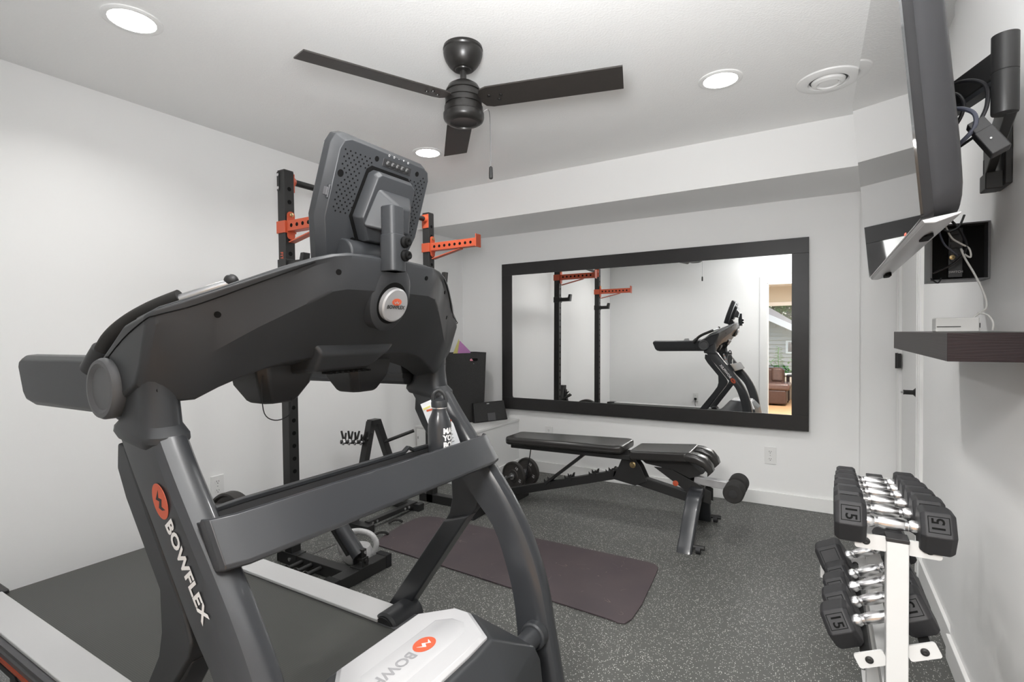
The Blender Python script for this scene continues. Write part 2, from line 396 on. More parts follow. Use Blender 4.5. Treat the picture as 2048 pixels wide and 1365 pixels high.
# outlets
def outlet(x, y, z, nrm, label, plug=False):
    n = Vector(nrm); s = Z.cross(n).normalized()
    t = thing('wall_outlet', (x, y, z), label, 'outlet')
    c = V(x, y, z)
    MB().obox(c+n*.003, (s, Z, n), (.038, .062, .003)).build('cover_plate', 'outlet', t, bevel=.002)
    for k in (-1, 1):
        cc = c+Z*(.026*k)
        r = MB().prism([(.017*math.cos(a), .017*math.sin(a)*.86) for a in [2*PI*i/16 for i in range(16)]], cc+n*.006, s, Z, n, .0015)
        rc = r.build('receptacle', 'outlet', t)
        h = MB()
        h.obox(cc+n*.0076-s*.006+Z*.003, (s, Z, n), (.0012, .0042, .0004)); h.obox(cc+n*.0076+s*.006+Z*.003, (s, Z, n), (.0012, .0035, .0004))
        h.obox(cc+n*.0076-Z*.008, (s, Z, n), (.0022, .0022, .0004)); h.build('slot', 'print_dark', rc)
    MB().cyl(c+n*.006, c+n*.0068, .003, n=10).build('screw', 'steel', t)
    return t
outlet(XL, 1.682, .381, (1, 0, 0), 'white double outlet low on the left wall beside the treadmill upright')
outlet(-.308, D, .356, (0, -1, 0), 'white double outlet under the right end of the mirror')
outlet(-2.072, D, .356, (0, -1, 0), 'white double outlet under the left end of the mirror, behind the bench pad')
outlet(-1.633, YB, .36, (0, 1, 0), 'white outlet with a plugged-in black cord on the wall behind, seen in the mirror')
b = MB(); b.box(-1.65, -1.616, YB+.008, YB+.035, .32, .35); b.tube([(-1.633, YB+.03, .32), (-1.63, YB+.05, .25), (-1.60, YB+.04, .14), (-1.62, YB+.05, .02)], .004)
tag(b.build('power_cord', 'cable'), 'black power cord plugged into the outlet seen in the mirror', 'cord')

# mirror (its foot stands a little proud of the wall)
al = .014
mu_, mv, mn = X, V(0, -math.sin(al), -math.cos(al)), V(0, -math.cos(al), math.sin(al))
MX0, MX1, MZ0, MZ1 = -2.532, -.069, .553, 1.883
def mp(x, z, n=0): # point in the mirror's own plane
    z0 = MZ1-z; return V(x, D-.012, MZ1) + mv*z0 + mn*n
t = thing('wall_mirror', (-1.3, D, MZ0), 'large rectangular wall mirror in a wide flat black frame', 'mirror')
FW = .107
def bar(x0, x1, z0, z1, n0, n1):
    return MB().loft([[mp(x0, z0, n0), mp(x1, z0, n0), mp(x1, z1, n0), mp(x0, z1, n0)], [mp(x0, z0, n1), mp(x1, z0, n1), mp(x1, z1, n1), mp(x0, z1, n1)]])
bar(MX0, MX1, MZ1-FW, MZ1, 0, .016).build('frame_board', 'frame_wood', t, bevel=.0015)
bar(MX0, MX1, MZ0, MZ0+FW, 0, .016).build('frame_board', 'frame_wood', t, bevel=.0015)
bar(MX0, MX0+FW, MZ0+FW, MZ1-FW, 0, .016).build('frame_board', 'frame_wood', t, bevel=.0015)
bar(MX1-FW*.97, MX1, MZ0+FW, MZ1-FW, 0, .016).build('frame_board', 'frame_wood', t, bevel=.0015)
bar(MX0+FW-.01, MX1-FW*.97+.01, MZ0+FW-.01, MZ1-FW+.01, .004, .010).build('mirror_glass', 'mirror', t, flat=True)
for fx in (.12, .37, .62, .88):
    for zz in (MZ1-.04, MZ0+.04):
        c = mp(MX0+(MX1-MX0)*fx, zz, .0163); MB().cyl(c, c+mn*.0006, .004, n=10).build('screw_head', 'print_dark', t)

# ================================================================ CEILING FAN
FX, FY = -1.281, 1.775
t = thing('ceiling_fan', (FX, FY, HC), 'black three-blade ceiling fan with a pull chain', 'ceiling fan')
o = (FX, FY, HC)
MB().lathe([(.080, 0), (.083, -.012), (.080, -.018), (.082, -.024), (.080, -.036), (.073, -.056), (.060, -.076), (.046, -.090), (.040, -.092)], o, Z, 40).build('canopy', 'fan', t)
MB().lathe([(.036, -.088), (.032, -.096), (.022, -.098), (.013, -.098), (.013, -.160)], o, Z, 24).build('downrod', 'fan', t)
MB().lathe([(.014, -.142), (.040, -.146), (.062, -.160), (.073, -.180), (.073, -.184), (.068, -.186), (.068, -.192), (.076, -.194), (.076, -.214), (.072, -.216), (.072, -.221), (.076, -.223), (.076, -.238)], o, Z, 44).build('motor_housing', 'fan', t)
MB().lathe([(.070, -.236), (.070, -.246), (.080, -.248), (.081, -.272), (.085, -.276), (.085, -.292), (.080, -.304), (.070, -.311), (.057, -.313), (.055, -.308), (.053, -.3075), (.0, -.3075)], o, Z, 44).build('switch_housing', 'fan', t)
def blade(angd):
    a = R(angd); d = V(math.cos(a), math.sin(a), 0); s = V(-d.y, d.x, 0); tw = -math.tan(R(12)); c = V(FX, FY, 2.222)
    def P(l, w, dz=0): return c+d*l+s*w+Z*(tw*w+dz)
    outline = [(.070, .020), (.085, .050), (.115, .060), (.650, .062), (.655, -.062), (.115, -.060), (.085, -.050), (.070, -.020)]
    bl = MB().loft([[P(l, w, -.003) for l, w in outline], [P(l, w, .003) for l, w in outline]]).build('fan_blade', 'blade', t, bevel=.001)
    for l, w in ((.115, -.010), (.150, .020), (.165, -.006)):
        n = (P(l+.01, w)-P(l, w)).cross(P(l, w+.01)-P(l, w)).normalized()
        if n.z > 0: n = -n
        MB().lathe([(.008, 0), (.007, .004), (.001, .005)], P(l, w)+n*.003, n, 12).build('blade_screw', 'fan', bl)
for q in (14.5, 130, -114.5): blade(q)
t2 = MB().tube([(-1.212, 1.818, 2.176), (-1.190, 1.830, 2.176), (-1.186, 1.831, 2.05), (-1.186, 1.831, 1.945)], .0016, 6, 4)
pc = t2.build('pull_chain', 'steel', t)
MB().lathe([(.002, 0), (.0075, -.006), (.0085, -.03), (.0085, -.05), (.006, -.053), (.001, -.054)], (-1.186, 1.831, 1.948), Z, 14).build('chain_fob', 'print_dark', pc)

# ================================================================ TREADMILL
YC = .957
TM = thing('treadmill', (-1.6, YC, 0), 'large black treadmill with tilted rear-facing screen and grey foot rails', 'treadmill')
DZ = .285
# belt and deck
MB().prism([(-2.70, DZ-.022), (-2.72, DZ-.03), (-2.735, DZ-.05), (-2.72, DZ-.075), (-2.69, DZ-.085), (-1.02, DZ-.085), (-1.02, DZ-.008), (-2.68, DZ-.008)], (0, YC-.288, 0), X, Z, Y, .576).build('running_belt', 'belt', TM)
for s in (-1, 1):
    y0 = YC+s*.283; y1 = YC+s*.385
    ya, yb = min(y0, y1), max(y0, y1)
    MB().box(-2.72, -1.28, ya, yb, DZ-.006, DZ+.006).build('foot_rail', 'rail', TM, bevel=.003)
    yo = YC+s*.400
    prof = [(s*.283, DZ-.085), (s*.283, DZ-.006), (s*.390, DZ-.006), (s*.398, DZ-.012), (s*.398, DZ-.024), (s*.394, DZ-.026), (s*.394, DZ-.030), (s*.400, DZ-.034), (s*.400, DZ-.11), (s*.390, DZ-.14), (s*.300, DZ-.14)]
    sf = MB().loft([[V(xx, YC+p[0], p[1]) for p in prof] for xx in (-2.72, -1.10)]).build('side_frame', 'rail_side', TM)
    MB().box(-2.70, -1.2, min(yo, yo+s*.004), max(yo, yo+s*.004), DZ-.060, DZ-.048).build('accent_strip', 'orange', sf, label='orange accent strip')
    MB().prism([(-2.42, DZ-.064), (-2.10, DZ-.064), (-2.06, DZ-.100), (-2.38, DZ-.100)], (0, yo-.002 if s > 0 else yo-.005, 0), X, Z, Y, .007).build('side_panel', 'plastic_dark', sf)
    MB().box(-2.47, -1.9, min(yo, yo+s*.003), max(yo, yo+s*.003), DZ-.105, DZ-.075).build('grip_recess', 'plastic_deep', sf)
    b = MB().box(-2.77, -2.66, min(YC+s*.262, YC+s*.405), max(YC+s*.262, YC+s*.405), DZ-.13, DZ+.008)
    b.build('rear_end_cap', 'plastic_dark', TM, bevel=.008)
    MB().cyl((-2.62, YC+s*.33, .035), (-2.62, YC+s*.38, .035), .035).build('rear_foot', 'rubber', TM)
    b = MB().lathe([(.010, 0), (.044, .002), (.052, .010), (.052, .140), (.044, .148), (.01, .149)], (-1.255, YC+s*.29, DZ-.025), (0, s, 0), 32)
    b.build('rail_end_cap', 'plastic', TM)
    MB().lathe([(.0, -.002), (.040, -.003), (.040, .0)], (-1.255, YC+s*.29, DZ-.025), (0, s, 0), 28).build('cap_face', 'plastic_dark', TM)
y = YC-.4045
MB().box(-2.30, -2.14, y-.002, y, .168, .203).build('name_plate', 'print_grey', TM, label='grey name plate on the side frame')
build_flat(text_mb('BOWFLEX', (-2.292, y-.0025, .186), X, Z, .028, .0005, .0006), 'plate_lettering', 'print_white', TM)
# motor hood
def hoodring(z, pts): return [V(px, YC+py, z) for px, py in pts]
def sym(pts): # pts given for y>0, from rear to front; mirror to y<0
    return pts+[(a, -b) for a, b in reversed(pts)]
base = sym([(-1.13, .30), (-1.05, .345), (-.75, .345), (-.66, .33), (-.62, .20)])
mid = sym([(-1.10, .285), (-1.00, .325), (-.76, .335), (-.675, .315), (-.655, .14)])
mid2 = sym([(-1.05, .245), (-.93, .285), (-.78, .32), (-.685, .30), (-.66, .12)])
top = sym([(-.985, .150), (-.905, .235), (-.845, .235), (-.735, .155), (-.728, .08)])
hd = MB().loft([hoodring(.10, base), hoodring(.33, mid), hoodring(.372, mid2), hoodring(.452, top)]).build('motor_hood', 'plastic', TM, bevel=.008, seg=3)
pan = sym([(-.975, .143), (-.900, .222), (-.848, .222), (-.745, .150), (-.740, .06)])
pan2 = sym([(-.966, .135), (-.895, .210), (-.852, .210), (-.755, .142), (-.750, .06)])
MB().loft([hoodring(.445, pan), hoodring(.458, pan), hoodring(.466, pan2)]).build('hood_panel', 'hood_white', TM, bevel=.002, label='silver white top panel')
MB().loft([hoodring(.4655, sym([(-.905, .135), (-.87, .165), (-.83, .165), (-.80, .13), (-.80, .05)])), hoodring(.4700, sym([(-.895, .125), (-.866, .153), (-.835, .153), (-.81, .12), (-.81, .05)]))]).build('raised_spine', 'hood_white', TM, bevel=.0015)
# emblem + lettering on the hood: reads when seen from the belt side
def emblem(c, xd, yd, rx, ry, name='emblem', dark='print_dark', t=.0006):
    xd = Vector(xd).normalized(); yd = Vector(yd).normalized(); n = xd.cross(yd).normalized(); c = Vector(c)
    e = MB().prism([(rx*math.cos(2*PI*i/36), ry*math.sin(2*PI*i/36)) for i in range(36)], c, xd, yd, n, t).build(name, 'logo_orange', TM, flat=True, label='orange oval emblem')
    # stylised double-peak mark inside the oval
    z = [(-.62, .30), (-.30, -.10), (-.05, .30), (.28, -.15), (.62, .22), (.40, -.42), (.10, -.02), (-.18, -.45), (-.42, -.05)]
    MB().prism([(p[0]*rx, p[1]*ry) for p in z], c+n*t, xd, yd, n, .0004).build('emblem_mark', dark, TM, flat=True)
    return e
emblem((-.853, .985, .4702), (0, 1, 0), (-1, 0, 0), .034, .025, dark='print_white')
build_flat(text_mb('BOWFLEX', (-.853, .945, .4702), (0, -1, 0), (1, 0, 0), .040, .0004, .001, 1.1), 'hood_lettering', 'hood_print', TM)

# uprights
back = [(-1.215, 1.055), (-1.155, .975), (-1.09, .895), (-.97, .740), (-.885, .645), (-.840, .540), (-.812, .440), (-.800, .340), (-.790, .200), (-.785, .060)]
frnt = [(-1.082, 1.055), (-1.035, .990), (-.968, .905), (-.862, .775), (-.790, .665), (-.745, .570), (-.712, .465), (-.690, .341), (-.662, .190), (-.645, .060)]
back = [(p.x, p.y) for p in catmull([V(a, b_, 0) for a, b_ in back], 3)]
frnt = [(p.x, p.y) for p in catmull([V(a, b_, 0) for a, b_ in frnt], 3)]
for s in (-1, 1):
    yo, yi = YC+s*.470, YC+s*.396
    rings = []
    for (bx, bz), (fx, fz) in zip(back, frnt):
        L = math.hypot(fx-bx, fz-bz); ux, uz = (fx-bx)/L, (fz-bz)/L
        sec = [(0, 0), (L-.045, 0), (L-.020, .004), (L-.006, .014), (L, .030), (L, .050), (L-.006, .062), (L-.020, .071), (L-.040, .074), (0, .074)]
        rings.append([V(bx+ux*a, yo-s*w, bz+uz*a) for a, w in sec])
    up = MB().loft(rings).build('upright', 'paint', TM, ang=28)
    # rear brace panel: hugs the back of the upright then leaves it and runs down to the deck
    bo = [(-1.228, 1.035), (-1.232, .985), (-1.20, .930), (-1.075, .775), (-1.072, .690), (-1.085, .64), (-1.135, .565), (-1.30, .345), (-1.40, .215)]
    bi = [(-1.196, 1.030), (-1.150, .965), (-1.105, .900), (-.985, .745), (-.965, .700), (-.975, .670), (-1.045, .585), (-1.195, .375), (-1.30, .225)]
    y0, y1 = (yo, yo-s*.040)
    br = MB().loft([[V(a[0], y0, a[1]), V(c[0], y0, c[1]), V(c[0], y1, c[1]), V(a[0], y1, a[1])] for a, c in zip(bo, bi)])
    brace = br.build('rear_brace', 'plastic', TM, bevel=.006, seg=2)
    lo = MB().loft([[V(a[0], y0-s*.012, a[1]), V(c[0], y0-s*.012, c[1]), V(c[0], y1-s*.026, c[1]), V(a[0], y1-s*.026, a[1])] for a, c in zip([(-1.09, .62), (-1.36, .255)], [(-.985, .655), (-1.262, .268)])])
    lo.build('brace_tube', 'paint', TM, bevel=.006)
    MB().lathe([(.0, 0), (.036, .001), (.040, .006), (.040, .03)], (-.735, YC+s*.37, .345), (0, s, 0), 28).build('pivot_cap', 'plastic', TM)
    MB().cyl((-.735, YC+s*.30, .345), (-.735, YC+s*.40, .345), .030, n=24).build('pivot_shaft', 'plastic', TM)
    MB().box(-1.40, -.60, min(yo, yi), max(yo, yi), 0, .06).build('base_foot', 'paint', TM, bevel=.008)
    # collar where upright meets the console
    rg = []
    for k, (bx, fx, z, g) in enumerate([(-1.240, -1.092, 1.040, .000), (-1.248, -1.082, 1.052, .004), (-1.246, -1.082, 1.064, .003), (-1.225, -1.100, 1.082, -.002), (-1.21, -1.106, 1.130, -.003), (-1.20, -1.104, 1.215, -.003)]):
        pts = rrect(fx-bx, .080+2*g, .03, 4, (fx+bx)/2, YC+s*.433)
        rg.append([V(p[0], p[1], z-.02*((p[0]-bx)/(fx-bx)-.5)) for p in pts])
    MB().loft(rg).build('collar', 'plastic', TM)
    MB().prism(rrect(.034, .008, .004), (-1.111, YC+s*.433, 1.145), Y, Z, X, .004).build('collar_slot', 'plastic_deep', TM)
    # pivot disc
    MB().lathe([(.058, 0), (.062, .006), (.062, .024), (.058, .031), (.051, .032), (.043, .026), (.041, .026), (.0, .028)], (-1.240, YC+s*.462, 1.146), (0, s, 0), 48).build('pivot_disc', 'disc', TM)
    MB().lathe([(.070, 0), (.070, .012), (.064, .017), (.0, .017)], (-1.232, YC+s*.446, 1.146), (0, s, 0), 40).build('disc_housing', 'plastic', TM)
    # side arm
    ap = [(-1.885, 1.180), (-1.880, 1.196), (-1.862, 1.205), (-1.24, 1.208), (-1.22, 1.075), (-1.80, 1.068), (-1.835, 1.075), (-1.855, 1.095)]
    ya, yb = YC+s*.435, YC+s*.365
    arm = MB().loft([[V(p[0], ya+(yb-ya)*f, 1.137+(p[1]-1.137)*g) for p in ap] for f, g in ((0, .80), (.18, .97), (.5, 1.0), (.82, .97), (1, .80))]).build('side_arm', 'plastic', TM, bevel=.004)
    MB().prism([(-1.50, 1.204), (-1.485, 1.232), (-1.435, 1.236), (-1.425, 1.204)], (0, YC+s*.40-.014, 0), X, Z, Y, .028).build('arm_slider', 'silver', TM, bevel=.003, label='silver slider switch')
    # curved hand grip
    hp = [(-1.345, YC+s*.452, 1.200), (-1.315, YC+s*.445, 1.243), (-1.265, YC+s*.432, 1.278), (-1.200, YC+s*.412, 1.308), (-1.150, YC+s*.380, 1.332)]
    hq = [(-1.150, YC+s*.380, 1.332), (-1.120, YC+s*.345, 1.350), (-1.092, YC+s*.305, 1.368)]
    MB().tube(hp, .0165, 14, 5).build('hand_grip', 'grip', TM)
    MB().tube([(a, b_, c-.006) for a, b_, c in hq], .0115, 14, 5).build('pulse_bar', 'steel', TM)
    MB().cyl((-1.372, YC+s*.452, 1.180), (-1.330, YC+s*.449, 1.225), .025, .021).build('grip_socket', 'plastic_dark', TM)
    MB().sphere(hq[-1], .015).build('grip_end', 'plastic_dark', TM)
# logo on the outer face of the upright nearest the camera and reversed order on the far one
def upright_logo(s):
    yo = YC+s*.470
    a = V(-1.058, 0, .942) if s < 0 else V(-.905, 0, .72)
    d = V(.128, 0, -.165).normalized() if s < 0 else V(-.128, 0, .165).normalized()
    n = V(0, s, 0)
    up = n.cross(d)
    c = V(a.x, yo+s*.0006, a.z)
    e = MB().prism([(.036*math.cos(2*PI*i/36), .023*math.sin(2*PI*i/36)) for i in range(36)], c, d, up, n, .0006).build('emblem', 'logo_orange', TM, flat=True, label='orange oval emblem on the upright')
    z = [(-.55, .30), (-.22, -.02), (.0, .35), (.30, -.05), (.62, .32), (.50, -.12), (.22, -.45), (-.02, -.05), (-.28, -.45)]
    MB().prism([(p[0]*.036, p[1]*.023) for p in z], c+n*.0006, d, up, n, .0004).build('emblem_mark', 'print_dark', TM, flat=True)
    build_flat(text_mb('BOWFLEX', c+d*.042, d, up, .037, .0008, .0015, 1.12, 1.03), 'upright_lettering', 'print_white', TM)
upright_logo(-1); upright_logo(1)
# warning sticker on the inner face of the far brace
sd = V(-.09, 0, -.13).normalized(); sn = V(0, -1, 0); su = sn.cross(sd)
sc = V(-1.128, YC+.470-.040-.002-.004, .545)
MB().prism([(0, -.013), (.056, -.013), (.056, .013), (0, .013)], sc+sn*.004, sd, su, sn, .0008).build('warning_sticker', 'paper', TM, flat=True)
MB().prism([(.004, -.010), (.036, -.010), (.036, .010), (.004, .010)], sc+sn*.0052, sd, su, sn, .0005).build('sticker_print', 'logo_orange', TM, flat=True)
MB().cyl(sc+sn*.0052+sd*.047, sc+sn*.0058+sd*.047, .006, n=14).build('sticker_symbol', 'brass', TM)

# cross bar with its tray
def barsec(yy, dx): return [V(px+dx, yy, pz) for px, pz in [(-.940, .912), (-.934, .921), (-.926, .920), (-.922, .914), (-.880, .848), (-.880, .840), (-.887, .835), (-.900, .838)]]
MB().loft([barsec(YC-.452, -.022), barsec(YC-.446, -.012), barsec(YC-.405, 0), barsec(YC+.405, 0), barsec(YC+.446, -.012), barsec(YC+.452, -.022)]).build('cross_bar', 'paint', TM, bevel=.002, ang=25)
for s in (-1, 1):
    MB().prism([(-.945, .914), (-.905, .842), (-.99, .840), (-1.01, .905)], (0, YC+s*.450-(.010 if s > 0 else 0), 0), X, Z, Y, .010).build('bar_end', 'paint', TM, bevel=.002)
tr = MB()
tr.loft([[V(-.930, yy, .838), V(-.930, yy, .846), V(-1.00, yy, .846), V(-1.022, yy, .905), V(-1.030, yy, .905), V(-1.012, yy, .838)] for yy in (YC-.43, YC+.43)])
tr.build('storage_tray', 'plastic_dark', TM)
MB().loft([[V(-1.020, yy, z_), V(-1.034, yy, z_), V(-1.034, yy, z_+.010), V(-1.020, yy, z_+.010)] for yy, z_ in ((YC-.44, .900), (YC-.33, .905), (YC+.15, .905), (YC+.17, .916), (YC+.19, .905), (YC+.44, .900))]).build('tray_rim', 'plastic', TM, bevel=.002)

# console shell
st = [  # w, top-rear outer .. : T, R1, R2, B, BK, MK, TK
 (.478, (-1.085, 1.290), (-1.082, 1.270), (-1.108, 1.195), (-1.130, 1.160), (-1.200, 1.125), (-1.285, 1.140), (-1.262, 1.205), (-1.17, 1.268)),
 (.466, (-1.070, 1.301), (-1.066, 1.275), (-1.100, 1.185), (-1.128, 1.150), (-1.205, 1.115), (-1.300, 1.130), (-1.275, 1.212), (-1.165, 1.278)),
 (.420, (-1.044, 1.321), (-1.052, 1.285), (-1.078, 1.192), (-1.115, 1.120), (-1.200, 1.105), (-1.275, 1.140), (-1.265, 1.225), (-1.150, 1.292)),
 (.380, (-1.016, 1.340), (-1.031, 1.303), (-1.051, 1.213), (-1.100, 1.120), (-1.190, 1.110), (-1.240, 1.160), (-1.230, 1.250), (-1.120, 1.310)),
 (.340, (-.991, 1.359), (-1.004, 1.326), (-1.026, 1.241), (-1.085, 1.142), (-1.180, 1.130), (-1.220, 1.180), (-1.200, 1.270), (-1.090, 1.328)),
 (.300, (-.966, 1.378), (-.979, 1.348), (-1.000, 1.269), (-1.070, 1.160), (-1.170, 1.145), (-1.200, 1.200), (-1.180, 1.290), (-1.070, 1.345)),
 (.260, (-.942, 1.396), (-.955, 1.371), (-.974, 1.294), (-1.055, 1.175), (-1.165, 1.155), (-1.190, 1.220), (-1.160, 1.310), (-1.050, 1.360)),
 (.220, (-.921, 1.412), (-.934, 1.396), (-.949, 1.319), (-1.045, 1.186), (-1.160, 1.165), (-1.180, 1.235), (-1.140, 1.325), (-1.030, 1.372)),
 (.180, (-.908, 1.424), (-.915, 1.412), (-.926, 1.344), (-1.040, 1.192), (-1.160, 1.168), (-1.180, 1.240), (-1.120, 1.335), (-1.020, 1.380)),
 (.140, (-.902, 1.431), (-.902, 1.418), (-.918, 1.352), (-1.038, 1.194), (-1.160, 1.168), (-1.180, 1.240), (-1.120, 1.340), (-1.015, 1.385)),
 (.000, (-.898, 1.436), (-.895, 1.421), (-.910, 1.354), (-1.036, 1.195), (-1.160, 1.168), (-1.180, 1.240), (-1.120, 1.342), (-1.012, 1.388)),
]
rings = []
for sgn, seq in ((-1, st), (1, list(reversed(st[:-1])))):
    for row in seq:
        rings.append([V(p[0], YC+sgn*row[0], p[1]) for p in row[1:]])
shell = MB().loft(rings)
sh = shell.build('console_shell', 'plastic', TM, bevel=.005, seg=2, ang=22)
# top cover running over the shell, parted from it by a seam
cov = []
for sgn, seq in ((-1, st[1:]), (1, list(reversed(st[1:-1])))):
    for row in seq:
        w = row[0]; T_ = row[1]; TM2 = row[8]; TK_ = row[7]
        k = .97
        yy = YC+sgn*w*k
        cov.append([V(T_[0]-.012, yy, T_[1]-.006), V(T_[0]-.020, yy, T_[1]+.006), V(TM2[0]-.01, yy, TM2[1]+.010), V(TK_[0]+.02, yy, TK_[1]+.008), V(TK_[0]+.02, yy, TK_[1]-.01)])
MB().loft(cov).build('console_cover', 'plastic', TM, bevel=.004, ang=50)
# seam lines on the outside
for sgn in (-1, 1):
    pts = []
    for row in st[:8]:
        T_ = V(row[1][0], YC+sgn*row[0], row[1][1]); R_ = V(row[2][0], YC+sgn*row[0], row[2][1]); pts.append(T_.lerp(R_, .45)+V(.0015, 0, 0))
    pts = [V(-1.27, YC+sgn*.4785, 1.187), V(-1.17, YC+sgn*.4785, 1.245)]+pts
    MB().tube(pts, .0012, 6, 4).build('seam', 'plastic_deep', TM)
bvh = BVHTree.FromPolygons([Vector(v) for v in shell.v], shell.f)
for hy, hz, hr in ((.79, 1.388, .0065), (.585, 1.292, .0065), (.505, 1.228, .006), (.955, 1.398, .006), (1.075, 1.398, .006), (1.215, 1.372, .006), (1.29, 1.30, .006)):
    hit = bvh.ray_cast(V(0, hy, hz), V(-1, 0, 0))
    if hit[0]:
        n = hit[1] if hit[1].x > 0 else -hit[1]
        MB().cyl(hit[0]-n*.003, hit[0]+n*.0012, hr, n=18).build('screw_hole', 'plastic_deep', TM)
MB().cyl((-1.235, YC-.4785, 1.200), (-1.235, YC-.4800, 1.200), .011, n=20).build('screw_hole', 'plastic_deep', TM)
MB().cyl((-1.262, YC-.4785, 1.185), (-1.262, YC-.4800, 1.185), .005, n=14).build('screw_hole', 'plastic_deep', TM)
# round badge
bn = V(.93, 0, -.30).normalized(); bc = V(-.934, YC, 1.336); bu = bn.cross(Y).normalized()
if bu.z < 0: bu = -bu
def oval(k, rx, ry, off, cc=bc, n=40): return [cc+bn*off+Y*(rx*math.cos(2*PI*i/n))+bu*(ry*math.sin(2*PI*i/n)+k) for i in range(n)]
MB().loft([oval(.006, .068, .088, -.02), oval(.006, .066, .084, .012), oval(.0, .056, .066, .018), oval(-.004, .050, .054, .018)]).build('badge_bezel', 'plastic', TM)
MB().loft([oval(-.004, .049, .053, .016), oval(-.004, .049, .053, .0185)]).build('badge_recess', 'plastic_deep', TM)
MB().loft([oval(-.006, .043, .043, .016), oval(-.006, .043, .043, .030), oval(-.006, .039, .039, .033)]).build('badge', 'silver', TM, label='round silver badge')
ec = bc+bn*.0335+bu*.003
e = MB().prism([(.016*math.cos(2*PI*i/30), .009*math.sin(2*PI*i/30)) for i in range(30)], ec, Y, bu, bn, .0005).build('emblem', 'logo_orange', TM, flat=True)
MB().prism([(-.010, .002), (-.003, -.002), (.0, .003), (.004, -.002), (.010, .002), (.005, -.005), (.0, -.001), (-.005, -.005)], ec+bn*.0006, Y, bu, bn, .0003).build('emblem_mark', 'silver', TM, flat=True)
build_flat(text_mb('BOWFLEX', ec-bu*.0135, Y, bu, .0125, .0006, .0004, 1.05, 1.0, 'CENTER'), 'badge_lettering', 'print_dark', TM)
# belly bulge and the two cup wells that hang below
MB().loft([[V(-1.02, YC-.16, 1.235), V(-1.02, YC+.13, 1.235), V(-1.16, YC+.13, 1.235), V(-1.16, YC-.16, 1.235)],
           [V(-1.005, YC-.145, 1.205), V(-1.005, YC+.08, 1.205), V(-1.16, YC+.08, 1.205), V(-1.16, YC-.145, 1.205)],
           [V(-1.035, YC-.140, 1.160), V(-1.035, YC+.03, 1.160), V(-1.16, YC+.03, 1.150), V(-1.16, YC-.140, 1.150)]]).build('belly_housing', 'plastic', TM, bevel=.010, seg=3)
b = MB()
for k in range(8): b.box(-1.06, -1.03, YC-.10+k*.018, YC-.092+k*.018, 1.153, 1.158)
b.build('vent_slots', 'plastic_deep', TM, kind='stuff')
for s in (-1, 1):
    yc = YC+s*.14
    def pr(z, hw, x0, x1, c): return [V(x1, yc-hw+c, z), V(x1, yc+hw-c, z), V(x1-c, yc+hw, z), V(x0, yc+hw, z), V(x0, yc-hw, z), V(x1-c, yc-hw, z)]
    MB().loft([pr(1.20, .082, -1.25, -1.125, .02), pr(1.165, .081, -1.25, -1.122, .02), pr(1.128, .074, -1.25, -1.128, .02), pr(1.088, .050, -1.235, -1.150, .018), pr(1.080, .040, -1.23, -1.160, .015)]).build('cup_well', 'plastic_dark', TM, bevel=.006, seg=3)
MB().tube([(-1.13, .745, 1.155), (-1.13, .742, 1.12), (-1.13, .748, 1.065), (-1.13, .775, 1.045), (-1.13, .81, 1.050), (-1.14, .83, 1.075), (-1.15, .835, 1.095)], .0013, 6, 5).build('thin_cable', 'cable', TM)
MB().box(-1.80, -1.22, YC+.36, YC+.44, 1.10, 1.115).build('arm_underside', 'plastic_dark', TM)

# screen
tilt = .339
su = V(math.sin(tilt), 0, math.cos(tilt))            # up along the screen: the top leans toward the hood
sl = Y
sn = V(math.cos(tilt), 0, -math.sin(tilt))           # rear face normal
SC = V(-1.000, .963, 1.475)
def sp(a, b_, n=0): return SC+sl*a+su*b_+sn*n
H2, W2 = .245, .163
def sring(k, n):
    o_ = [(-W2, H2-.030), (-W2+.010, H2-.008), (-W2+.030, H2), (W2-.030, H2), (W2-.010, H2-.008), (W2, H2-.030), (W2+.003, .047), (W2-.030, -.062), (-W2+.030, -.062), (-W2-.003, .047)]
    return [sp(a*k, .09+(b_-.09)*k, n) for a, b_ in o_]
MB().loft([sring(.97, -.046), sring(1.0, -.040), sring(1.0, -.020), sring(.965, -.010), sring(.93, .004)]).build('screen_housing', 'plastic', TM, bevel=.002)
MB().loft([sring(.93, -.0465), sring(.93, -.048)]).build('display', 'screen', TM)
hb = MB()
for i in range(40):
    for j in range(24):
        a = -W2+.026+i*.0074; b_ = H2-.036-j*.0082
        if i % 2 != j % 2 or abs(a) > W2-.022: continue
        if b_ < H2-.062 and -.082 < a < .094: continue
        if b_ > H2-.045 and -.055 < a < .115: continue
        if b_ < (.062 if a < 0 else .045): continue
        if (a+.135)**2+(b_-.155)**2 < .012**2: continue
        c = sp(a, b_, .0035); hb.cyl(c, c+sn*.0010, .0023, n=6)
hb.build('speaker_holes', 'plastic_deep', TM, kind='stuff')
for a, b_, rr in ((-.042, .214, .0065), (.103, .214, .0065), (-.137, .155, .0085), (-.062, .008, .0085)):
    c = sp(a, b_, .003); MB().cyl(c, c+sn*.0015, rr, n=18).build('screw_hole', 'plastic_deep', TM)
MB().obox(sp(.028, .212, .0040), (sl, su, sn), (.050, .010, .0015)).build('button_recess', 'plastic_dark', TM, bevel=.001)
for k in range(5):
    c = sp(-.006+k*.017, .212, .0045); MB().lathe([(.0072, 0), (.0072, .003), (.004, .006), (.0, .006)], c, sn, 16).build('control_button', 'print_dark', TM)
for k, ch in enumerate('oo-+o'):
    build_flat(text_mb(ch, sp(-.006+k*.017, .233, .0040), sl, su, .012, .0004, 0, 1, 1, 'CENTER'), 'button_symbol', 'print_grey', TM)
MB().obox(sp(-.158, .108, -.005), (sl, su, sn), (.004, .009, .006)).build('usb_port', 'rail_side', TM, bevel=.001)
